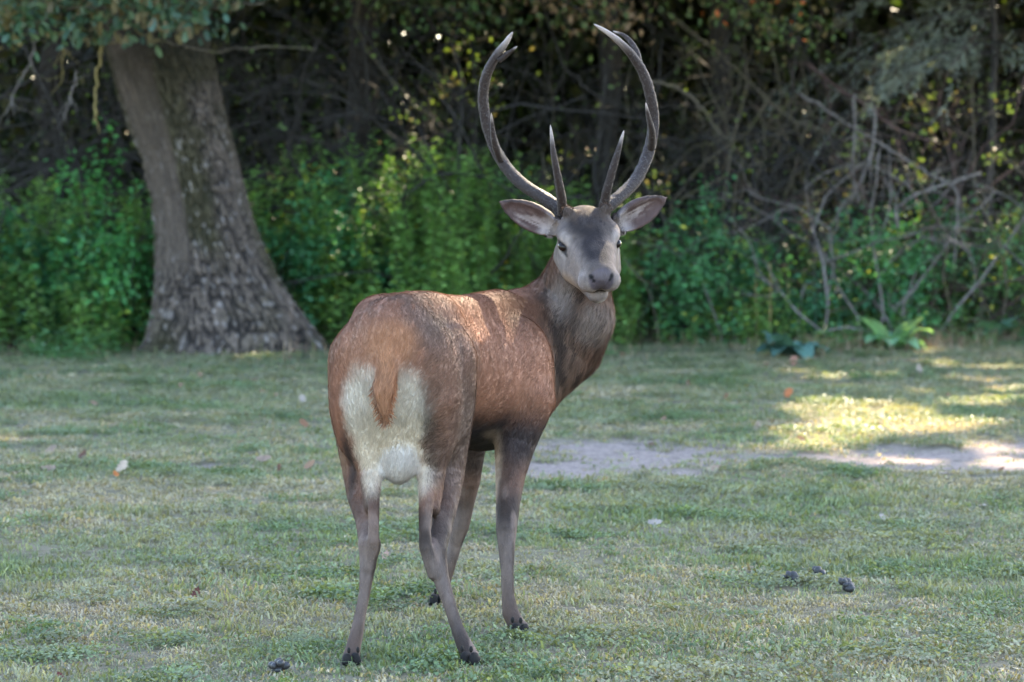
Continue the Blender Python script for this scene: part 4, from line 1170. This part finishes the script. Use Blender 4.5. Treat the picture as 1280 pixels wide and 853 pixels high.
# ---- coat: colour, hair length and hair direction as functions of the place on the body
def ss_(x, a, b):
    t = np.clip((x - a) / (b - a), 0, 1); return t * t * (3 - 2 * t)
def blob(P, c, radii, axes=None, soft=.35):
    q = P - np.asarray(c)
    if axes is not None: q = q @ np.asarray(axes).T
    d = np.sqrt(((q / np.asarray(radii)) ** 2).sum(-1))
    return 1 - ss(d, 1 - soft, 1 + soft)
def vnoise_(P, s, seed=0):
    """Cheap smooth value noise in 0..1."""
    q = P * s + seed * 17.3
    i = np.floor(q).astype(int); f = q - i; f = f * f * (3 - 2 * f)
    def hsh(a):
        n = (a[..., 0] * 73856093) ^ (a[..., 1] * 19349663) ^ (a[..., 2] * 83492791)
        n = (n ^ (n >> 13)) * 1274126177
        return ((n ^ (n >> 16)) & 65535) / 65535.0
    r = 0
    for dx in (0, 1):
        for dy in (0, 1):
            for dz in (0, 1):
                w = (f[..., 0] if dx else 1 - f[..., 0]) * (f[..., 1] if dy else 1 - f[..., 1]) * (f[..., 2] if dz else 1 - f[..., 2])
                r = r + w * hsh(i + np.array([dx, dy, dz]))
    return r
def S_(r, g, b):
    c = np.array([r, g, b]) / 255.0
    return np.where(c <= .04045, c / 12.92, ((c + .055) / 1.055) ** 2.4)
BAX = np.array([B_R, B_F, UP])
PELV = at(500, 450, 9.78)
def coat(P, Nn):
    n = len(P)
    lp = (P - PELV) @ BAX.T                       # right, forward, up from the pelvis
    col = np.tile(S(152, 106, 82), (n, 1))
    def put(c, w):
        nonlocal col
        col = col + (np.asarray(c) - col) * np.clip(w, 0, 1)[:, None]
    nz = vnoise(P, 9, 1); nz2 = vnoise(P, 26, 2)
    st = vnoise(P @ np.array([[1, 0, 0], [0, .6, 0], [0, 0, .35]]), 60, 12)          # fine streaks along the hair
    hx = (P - HEAD_O) @ HAX.T
    hind = 1 - ss(lp[:, 1], .0, .3)
    # back: brown with dark grey flecks over the croup, redder over the ribs
    put(S(124, 86, 66), .6 * ss(P[:, 2], .98, 1.13))
    put(S(96, 77, 66), .7 * ss(P[:, 2], .86, 1.05) * hind * ss(nz * .5 + st * .5, .35, .62))
    put(S(168, 122, 94), .55 * blob(P, at(470, 430, 9.58), (.11, .25, .10), BAX, .5))
    put(S(164, 116, 92), .5 * blob(P, at(600, 470, 10.25), (.2, .22, .18), BAX, .5))
    # dark outer thigh and hind flank
    put(S(106, 87, 76), .8 * blob(P, at(562, 490, 9.80), (.13, .20, .24), BAX, .45) * (.65 + .5 * nz))
    put(S(104, 84, 72), .8 * blob(P, at(425, 520, 9.76), (.09, .10, .20), BAX, .5))
    put(S(160, 122, 96), .8 * blob(P, at(414, 480, 9.68), (.06, .10, .12), BAX, .5))
    put(S(168, 128, 98), .7 * blob(P, at(426, 580, 9.72), (.03, .08, .10), BAX, .5))
    # groin in front of the thigh, tan
    put(S(168, 130, 100), .8 * blob(P, at(606, 548, 10.12), (.08, .14, .05), BAX, .5))
    # shoulder and elbow dark
    put(S(62, 51, 49), blob(P, at(652, 552, 10.40), (.13, .20, .11), BAX, .5))
    put(S(62, 51, 49), blob(P, at(584, 560, 10.76), (.13, .20, .10), BAX, .5))
    # belly
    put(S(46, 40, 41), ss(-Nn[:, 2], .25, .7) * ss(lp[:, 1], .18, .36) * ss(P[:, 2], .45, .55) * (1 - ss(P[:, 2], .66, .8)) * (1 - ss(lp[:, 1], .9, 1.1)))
    # legs
    leg = 1 - ss(P[:, 2], .34, .72)
    put(S(92, 73, 63), leg)
    put(S(54, 44, 39), leg * .9 * ss(nz, .38, .66))
    put(S(138, 116, 103), leg * .5 * ss(vnoise(P * np.array([1, 1, .3]), 30, 19), .55, .75))
    back_low = ss(-(Nn @ B_F), .2, .8)
    put(S(132, 114, 105), .6 * leg * ss(P[:, 2], .05, .2) * (1 - ss(P[:, 2], .3, .4)) * back_low)
    # inner fore leg, tan
    put(S(168, 142, 120), .95 * blob(P, at(616, 602, 10.30), (.034, .12, .17), BAX, .4))
    # rump patch, ragged at its edge
    Pw = P + (np.stack([vnoise(P, 36, q_) for q_ in (71, 72, 73)], -1) - .5) * .022
    rp = np.maximum(blob(Pw, at(456, 512, 9.50), (.074, .17, .132), BAX, .38), blob(Pw, at(510, 512, 9.52), (.070, .17, .132), BAX, .34))
    rp = np.maximum(rp, blob(Pw, at(484, 555, 9.56), (.105, .16, .10), BAX, .25))
    rp = np.maximum(rp, .65 * np.maximum(blob(Pw, at(466, 590, 9.55), (.032, .1, .06), BAX, .75), blob(Pw, at(527, 592, 9.57), (.030, .1, .06), BAX, .75)))
    rp = rp * ss(-(Nn @ B_F), -.3, .1)
    put(S(216, 201, 182), rp)
    put(S(212, 188, 156), rp * .6 * ss(-(P[:, 2] - .80), 0, .14))
    # dark streaks that frame the patch
    put(S(74, 61, 55), .75 * blob(P, at(549, 505, 9.66), (.034, .17, .25), BAX, .4))
    put(S(102, 84, 73), .75 * blob(P, at(566, 520, 9.76), (.07, .2, .22), BAX, .4))
    put(S(58, 48, 45), .85 * blob(P, at(436, 575, 9.62), (.018, .12, .12), BAX, .5))
    put(S(106, 87, 75), .8 * blob(P, at(556, 470, 9.66), (.050, .16, .15), BAX, .4))
    put(S(94, 77, 66), .6 * blob(P, at(545, 415, 9.66), (.05, .14, .07), BAX, .5) * (.5 + nz))
    # tail
    put(S(170, 122, 90), blob(P, at(482, 478, 9.41), (.039, .07, .13), BAX, .25))
    put(S(166, 114, 78), .7 * blob(P, at(490, 425, 9.46), (.08, .10, .07), BAX, .5))
    # scrotum
    put(S(200, 186, 172), blob(P, at(499, 582, 9.6), (.066, .075, .075), None, .15))
    # neck
    neck = np.maximum(blob(P, at(700, 400, 10.82), (.20, .28, .20), None, .4), blob(P, at(690, 450, 10.80), (.17, .25, .17), None, .4))
    neck = neck * ss(P[:, 0], .02, .16)
    put(S(112, 89, 74), .95 * neck)
    put(S(54, 43, 37), .85 * neck * ss(st * .6 + nz * .4, .44, .62))
    put(S(152, 134, 122), .7 * blob(P, at(748, 400, 10.7), (.07, .15, .07), None, .5))
    put(S(150, 132, 120), .75 * blob(P, at(703, 362, 10.66), (.05, .12, .09), None, .5))
    put(S(96, 66, 50), .6 * blob(P, at(640, 400, 10.6), (.12, .25, .08), None, .5))
    # head
    head = np.maximum(1 - ss(np.linalg.norm((hx - np.array([.06, 0, -.03])) / np.array([.26, .16, .145]), axis=1), .85, 1.1), 0)
    crown_ = np.maximum(blob(hx, (-.055, -.055, .07), (.09, .07, .07), None, .3), blob(hx, (-.055, .055, .07), (.09, .07, .07), None, .3))
    put(S(104, 88, 78), np.maximum(crown_, blob(hx, (-.08, 0, .05), (.09, .10, .08), None, .3)))
    put(S(114, 99, 90), head)
    put(S(124, 108, 99), head * .8 * np.maximum(blob(hx, (.12, -.06, -.05), (.12, .05, .08), None, .5), blob(hx, (.12, .06, -.05), (.12, .05, .08), None, .5)))
    put(S(150, 134, 125), head * blob(hx, (.20, 0, -.052), (.055, .09, .050), None, .25))
    put(S(156, 126, 98), head * .6 * blob(hx, (.10, -.06, -.10), (.07, .05, .03), None, .5))
    dark = np.maximum(blob(hx, (.0, 0, .06), (.11, .076, .08), None, .35), blob(hx, (.11, 0, .04), (.12, .054, .05), None, .5))
    dark = dark * (.62 + .7 * nz2)
    put(S(44, 36, 34), .98 * head * dark)
    put(S(104, 84, 68), .75 * blob(hx, (-.03, 0, .085), (.06, .06, .05), None, .5) * ss(nz2, .35, .7))
    for sgn in (-1, 1):
        put(S(164, 148, 138), head * .9 * blob(hx, (.015, sgn * .084, .022), (.045, .024, .020), None, .4))
        put(S(164, 148, 138), head * .6 * blob(hx, (.03, sgn * .088, -.034), (.035, .024, .010), None, .5))
        put(S(34, 27, 25), head * blob(hx, (.026, sgn * .098, -.010), (.036, .028, .0195), None, .25))
        put(S(40, 33, 32), head * blob(hx, (.055, sgn * .080, -.022), (.022, .02, .007), None, .4))
    mot = (vnoise(P, 55, 61) - .5) * .30 + (vnoise(P, 120, 62) - .5) * .28
    col = col * ((1 + mot * head) * (1 - .17 * head))[:, None]
    pad = blob(hx, (.238, 0, -.026), (.036, .044, .044), None, .12)
    put(S(82, 71, 74), pad)
    put(S(108, 97, 98), pad * .7 * blob(hx, (.24, 0, -.004), (.04, .04, .016), None, .5))
    for sgn in (-1, 1):
        put(S(22, 19, 20), blob(hx, (.245, sgn * .036, -.012), (.03, .0085, .009), None, .4))
        put(S(26, 22, 23), blob(hx, (.248, sgn * .028, -.023), (.03, .006, .006), None, .4))
    put(S(40, 32, 31), blob(hx, (.22, 0, -.086), (.06, .075, .0065), None, .4))
    put(S(124, 109, 101), head * .7 * blob(hx, (.20, 0, -.104), (.06, .06, .016), None, .4))
    put(S(204, 192, 184), blob(hx, (.175, .010, -.134), (.05, .020, .018), None, .5))
    # ears
    for base, a, nrm, w, L in EAR:
        put(S(126, 111, 102), blob(P, base + a * .02, (.055, .055, .055), None, .3))
        q = P - base; ta = q @ a / L; tw = q @ w; tn = q @ nrm
        e = (ta > .12) & (ta < 1.1) & (np.abs(tw) < .075) & (np.abs(tn) < .075)
        inside = e * ss(Nn @ nrm, .0, .4)
        put(S(92, 79, 71), e * 1.0)
        put(S(88, 68, 63), inside)
        put(S(160, 142, 134), inside * .8 * ss(vnoise(np.stack([tw * 190, ta * 7, 0 * ta], -1), 1.0, 8), .42, .66) * ss(np.abs(tw + .012) / .035, 1.0, .2) * (1 - ss(ta, .55, .85)) * (.6 + .6 * nz2))
        put(S(170, 155, 148), inside * (1 - ss(ta, .12, .36)) * .8)
        rim = e * ss(np.abs(tw) / (.053 * np.sin(math.pi * np.clip(ta, .05, .97) ** .75) + .004), .82, 1.0)
        put(S(60, 51, 47), rim * .8)
    k_ = 1 - .75 * rp
    col = col * (1 + (-.18 + .20 * nz + .18 * st) * k_)[:, None]
    # hair length
    ln = np.full(n, .020)
    def setl(v, w):
        nonlocal ln
        ln = ln + (v - ln) * np.clip(w, 0, 1)
    setl(.009, leg); setl(.022, rp); setl(.036, neck); setl(.042, blob(P, at(735, 420, 10.7), (.12, .2, .12), None, .5))
    setl(.036, blob(P, at(480, 495, 9.40), (.045, .08, .11), BAX, .3)); setl(.008, head); setl(.014, blob(hx, (-.03, 0, .08), (.06, .07, .04), None, .4))
    setl(.0, pad); setl(.020, blob(P, at(500, 578, 9.6), (.07, .08, .09), None, .2))
    for sgn in (-1, 1): setl(.0, blob(hx, (.022, sgn * .098, -.012), (.03, .024, .017), None, .2))
    for base, a, nrm, w, L in EAR:
        q = P - base; ta = q @ a / L
        e = (ta > .15) & (ta < 1.1) & (np.abs(q @ w) < .075) & (np.abs(q @ nrm) < .07)
        setl(.008, e * 1.0)
    # hair direction
    fl = np.tile(-B_F * .9 - UP * .55, (n, 1))
    def setf(v, w):
        nonlocal fl
        fl = fl + (np.asarray(v) - fl) * np.clip(w, 0, 1)[:, None]
    side = np.sign(lp[:, 0])[:, None] * B_R
    fl = fl + side * (.35 * ss(P[:, 2], .95, 1.1))[:, None]
    setf(-UP, 1 - ss(P[:, 2], .5, .75)); setf(-UP - .1 * B_R, rp)
    setf(unit(np.array([-.35, -.25, -.85])), neck); setf(-H_F + .0 * UP, head)
    for base, a, nrm, w, L in EAR:
        q = P - base; ta = q @ a / L
        e = (ta > .15) & (ta < 1.1) & (np.abs(q @ w) < .075) & (np.abs(q @ nrm) < .07)
        setf(a, e * 1.0)
    return col, ln, fl

colV, _, _ = coat(V, NV)
hide, N, L, P_ = new_mat('stag_hide')
c1 = n_noise(N, L, 60, 4, .6, n_map(N, L, (1, 1, .35)))
L.new(n_mix(N, L, 1.0, n_tint(N), n_ramp(N, L, c1, [(.3, (.66, .66, .66)), (.7, (.92, .92, .92))]), 'MULTIPLY'), P_.inputs['Base Color'])
P_.inputs['Roughness'].default_value = .7
P_.inputs['Specular IOR Level'].default_value = .18
n_bump(N, L, n_noise(N, L, 160, 3, .6, n_map(N, L, (1, 1, .3))), .5, .006, P_)
fur_mat, N, L, P_ = new_mat('stag_fur')
L.new(n_tint(N), P_.inputs['Base Color'])
P_.inputs['Roughness'].default_value = .65
P_.inputs['Specular IOR Level'].default_value = .18
tl = N.new('ShaderNodeBsdfTranslucent'); L.new(n_tint(N), tl.inputs['Color'])
mx = N.new('ShaderNodeMixShader'); mx.inputs['Fac'].default_value = .3
L.new(P_.outputs['BSDF'], mx.inputs[1]); L.new(tl.outputs['BSDF'], mx.inputs[2])
L.new(mx.outputs['Shader'], N['Material Output'].inputs['Surface'])

stag = empty('red_deer_stag', STAG_BASE)
tag(stag, 'red deer stag with tall antlers standing on the grass, looking back at the camera', 'deer')
body = obj('body', mesh_np('stag_body', V - STAG_BASE, quads=Q, colors=colV), hide, stag)

def grow_fur(count):
    tri = np.concatenate([Q[:, [0, 1, 2]], Q[:, [0, 2, 3]]])
    a, b, c = V[tri[:, 0]], V[tri[:, 1]], V[tri[:, 2]]
    area = np.linalg.norm(np.cross(b - a, c - a), axis=1) / 2
    mid = (a + b + c) / 3
    hx = (mid - HEAD_O) @ HAX.T
    dens = 1 + 1.6 * (1 - ss(np.linalg.norm(hx, axis=1), .22, .36)) + .5 * (1 - ss(mid[:, 2], .3, .8))
    p = area * dens; p /= p.sum()
    k = RNG.choice(len(tri), count, p=p)
    u = RNG.random(count); v = RNG.random(count); m = u + v > 1; u[m] = 1 - u[m]; v[m] = 1 - v[m]
    w = (1 - u - v)[:, None]; u = u[:, None]; v = v[:, None]
    R = a[k] * w + b[k] * u + c[k] * v
    Nn = unit(NV[tri[k, 0]] * w + NV[tri[k, 1]] * u + NV[tri[k, 2]] * v)
    col, ln, fl = coat(R, Nn)
    keep = ln > .004
    R, Nn, col, ln, fl = R[keep], Nn[keep], col[keep], ln[keep], fl[keep]
    n = len(R)
    wav = np.stack([vnoise(R, 14, s) - .5 for s in (5, 6, 7)], -1)
    d = unit(fl) + wav * .7 + RNG.normal(0, .15, (n, 3))
    d = unit(d - Nn * (d * Nn).sum(1, keepdims=True))
    lift = (.14 + .16 * RNG.random(n) + .16 * (vnoise(R, 40, 9) - .4))[:, None]
    L_ = (ln * (.65 + .7 * RNG.random(n)))[:, None]
    w0 = (.0010 + .0002 * ss(ln, .008, .02))[:, None]
    s = unit(np.cross(d, Nn))
    base = R - Nn * .002
    m1 = base + unit(d + Nn * lift * 1.5) * L_ * .5
    tip = m1 + unit(d + Nn * (lift * .5 - .12)) * L_ * .5
    verts = np.stack([base - s * w0, base + s * w0, m1 + s * w0 * .8, m1 - s * w0 * .8, tip], 1).reshape(-1, 3)
    o = np.arange(n)[:, None] * 5
    quads = o + np.array([0, 1, 2, 3]); tris = o + np.array([3, 2, 4])
    lt = ss(col.mean(1), .3, .5); clump = vnoise(R * np.array([1, 1, .5]), 85, 14)
    bright = (.84 - .03 * lt + (.32 - .16 * lt) * RNG.random(n) + (.36 - .18 * lt) * (clump - .5))[:, None]
    colr = col * bright
    pale = RNG.random(n) < .03; colr[pale] = colr[pale] * 1.15 + .01
    dk = (RNG.random(n) < .30 * ss(vnoise(R, 11, 15), .4, .7) * ss(ln, .008, .02)) & (col.mean(1) < .4); colr[dk] *= .55
    cc = np.stack([colr * .80, colr * .80, colr, colr, colr * 1.06], 1).reshape(-1, 3)
    nn = unit(Nn + RNG.normal(0, .09, (n, 3)) + d * .12)
    nn = np.repeat(nn, 5, axis=0)
    return mesh_np('stag_fur', verts - STAG_BASE, tris, quads, True, np.clip(cc, 0, .9), nn)
fur = obj('fur', grow_fur(260000), fur_mat, stag)
fur['kind'] = 'stuff'

# ---- eyes
eye_mat, N, L, P_ = new_mat('stag_eye')
P_.inputs['Base Color'].default_value = (.012, .007, .005, 1)
P_.inputs['Roughness'].default_value = .18
P_.inputs['Specular IOR Level'].default_value = .18
def ball(c, r, ax, seg=20, ring=12):
    th = np.linspace(0, math.pi, ring + 1); ph = np.linspace(0, 2 * math.pi, seg, endpoint=False)
    v = np.array([[math.sin(t) * math.cos(p) * r[0], math.sin(t) * math.sin(p) * r[1], math.cos(t) * r[2]] for t in th for p in ph]) @ np.asarray(ax) + c
    q = [(i * seg + j, (i + 1) * seg + j, (i + 1) * seg + (j + 1) % seg, i * seg + (j + 1) % seg) for i in range(ring) for j in range(seg)]
    return v, np.array(q)
for sgn in (-1, 1):
    v, q = ball(hd(.019, sgn * .0910, -.010), (.0255, .0205, .0180), HAX)
    obj('eye', mesh_np('stag_eye', v - STAG_BASE, quads=q), eye_mat, stag)

# ---- antlers
ant_mat, N, L, P_ = new_mat('antler_bone')
vec = n_map(N, L, (1, 1, 1))
sp = n_noise(N, L, 130, 3, .7, vec)
base_c = n_mix(N, L, n_noise(N, L, 22, 4, .6, vec), n_tint(N), n_mix(N, L, 1.0, n_tint(N), (.62, .60, .60), 'MULTIPLY'))
L.new(n_mix(N, L, n_ramp(N, L, sp, [(.55, (0, 0, 0)), (.72, (.6, .6, .6))]), base_c, (.15, .13, .128)), P_.inputs['Base Color'])
P_.inputs['Roughness'].default_value = .6
P_.inputs['Specular IOR Level'].default_value = .3
n_bump(N, L, sp, 1.0, .008, P_)
def antler(beam, tines, mirror_seed):
    bag = Bag(); g = np.random.default_rng(mirror_seed)
    def horn(ctrl, r0, r1, n, sides, tip_from=.72, bulge=0):
        p = smooth_path([at(*c) for c in ctrl], n)
        t = np.linspace(0, 1, n)
        r = r0 + (r1 - r0) * t
        r = r * np.where(t > tip_from, np.sqrt(np.clip(1 - ((t - tip_from) / (1 - tip_from)) ** 1.6, 0, 1)) * .97 + .03, 1)
        r = r + bulge * np.exp(-(t / .025) ** 2)
        wob = 1 + .05 * np.sin(np.arange(sides)[None, :] * 2.4 + 3 * t[:, None]) + .035 * g.normal(size=(n, sides)) + .05 * np.cos(np.arange(sides) * math.pi)[None, :] * (1 - t[:, None]) + (g.normal(size=(n, sides)) * .10 * (t[:, None] < .05))
        v, q, tr = tube(p, r, sides, True, wob)
        tt = np.concatenate([np.repeat(t, sides), [1, 0]])[:, None]
        dark = S(46, 34, 27); mid = S(60, 48, 43); tipc = S(190, 172, 160)
        c = dark + (mid - dark) * np.clip(tt * 1.6, 0, 1)
        c = c + (tipc - c) * ss(tt, .80, .97)
        bag.add(v, tr, q, c)
    horn(*beam)
    for t_ in tines: horn(*t_)
    return bag.mesh('antler', True, STAG_BASE)
left = antler(([(705, 276, 10.66), (699, 262, 10.68), (682, 249, 10.72), (654, 231, 10.78), (629, 204, 10.83), (612, 168, 10.84), (604, 128, 10.80), (607, 98, 10.75), (619, 72, 10.70), (632, 54, 10.67), (641, 40, 10.65)], .0250, .0150, 110, 16, .66, .014),
              [([(704, 270, 10.65), (702, 248, 10.58), (698, 225, 10.52), (692, 192, 10.47), (688, 156, 10.46)], .019, .009, 40, 10, .55),
               ([(626, 200, 10.82), (619, 182, 10.76), (616, 164, 10.72), (614, 141, 10.68)], .015, .008, 24, 10, .4),
               ([(623, 76, 10.69), (634, 68, 10.68), (647, 58, 10.64)], .012, .007, 18, 8, .4)], 3)
right = antler(([(750, 273, 10.66), (757, 261, 10.69), (772, 248, 10.74), (795, 225, 10.82), (811, 190, 10.88), (817, 152, 10.90), (813, 120, 10.86), (804, 92, 10.82), (789, 68, 10.77), (768, 47, 10.72), (742, 30, 10.69)], .0250, .0150, 110, 16, .64, .014),
               [([(753, 268, 10.65), (758, 242, 10.59), (765, 215, 10.55), (773, 188, 10.52), (780, 163, 10.51)], .019, .009, 40, 10, .55),
                ([(814, 185, 10.87), (815, 165, 10.80), (811, 148, 10.75), (807, 128, 10.71)], .015, .008, 24, 10, .4),
                ([(800, 84, 10.81), (794, 62, 10.82), (782, 46, 10.84), (766, 39, 10.86)], .013, .007, 22, 8, .4)], 4)
obj('antler', left, ant_mat, stag)
obj('antler', right, ant_mat, stag)

# ---- hooves: two claws and two dew claws each
hoof_mat, N, L, P_ = new_mat('hoof_horn')
L.new(n_ramp(N, L, n_noise(N, L, 70, 4), [(.3, (.008, .007, .006)), (.75, (.030, .025, .022))]), P_.inputs['Base Color'])
P_.inputs['Roughness'].default_value = .8
P_.inputs['Specular IOR Level'].default_value = .15
def hoof(name, gx, gy, yaw, sc=1.0):
    g = on_ground(gx, gy); f = np.array([math.sin(yaw), math.cos(yaw), 0]); r = np.array([math.cos(yaw), -math.sin(yaw), 0])
    bag = Bag()
    for sg in (-1, 1):
        prof = []
        for z, back, front, half in ((0.0, -.032, .046, .019), (.012, -.033, .042, .0195), (.028, -.029, .028, .017), (.042, -.020, .010, .010)):
            ring = []
            for k in range(10):
                a = 2 * math.pi * k / 10
                ca, sa = math.cos(a), math.sin(a)
                fy = (front if ca > 0 else -back) * ca
                rx = half * sa * (1 - .55 * max(0, ca) ** 2)
                ring.append(g + f * fy * sc + r * (rx + sg * .018 - sg * .006 * max(0, ca)) * sc + UP * (z * sc + .002))
            prof.append(ring)
        v = np.array(prof).reshape(-1, 3)
        q = [(i * 10 + j, i * 10 + (j + 1) % 10, (i + 1) * 10 + (j + 1) % 10, (i + 1) * 10 + j) for i in range(3) for j in range(10)]
        v = np.vstack([v, v[:10].mean(0), v[30:40].mean(0)])
        t = [((j + 1) % 10, j, 40) for j in range(10)] + [(30 + j, 30 + (j + 1) % 10, 41) for j in range(10)]
        bag.add(v, t, q)
        dv, dq = ball(g - f * .030 * sc + r * sg * .018 * sc + UP * .060 * sc, (.007 * sc, .008 * sc, .012 * sc), np.array([r, f, UP]), 10, 6)
        bag.add(dv, None, dq)
    return obj('hoof', bag.mesh('hoof', True, STAG_BASE), hoof_mat, stag)
hoof('hoof', 439, 831, -.35, .82)
hoof('hoof', 588, 831, .45, .88)
hoof('hoof', 651, 794, .55, .88)
hoof('hoof', 547, 756, -.3, .85)
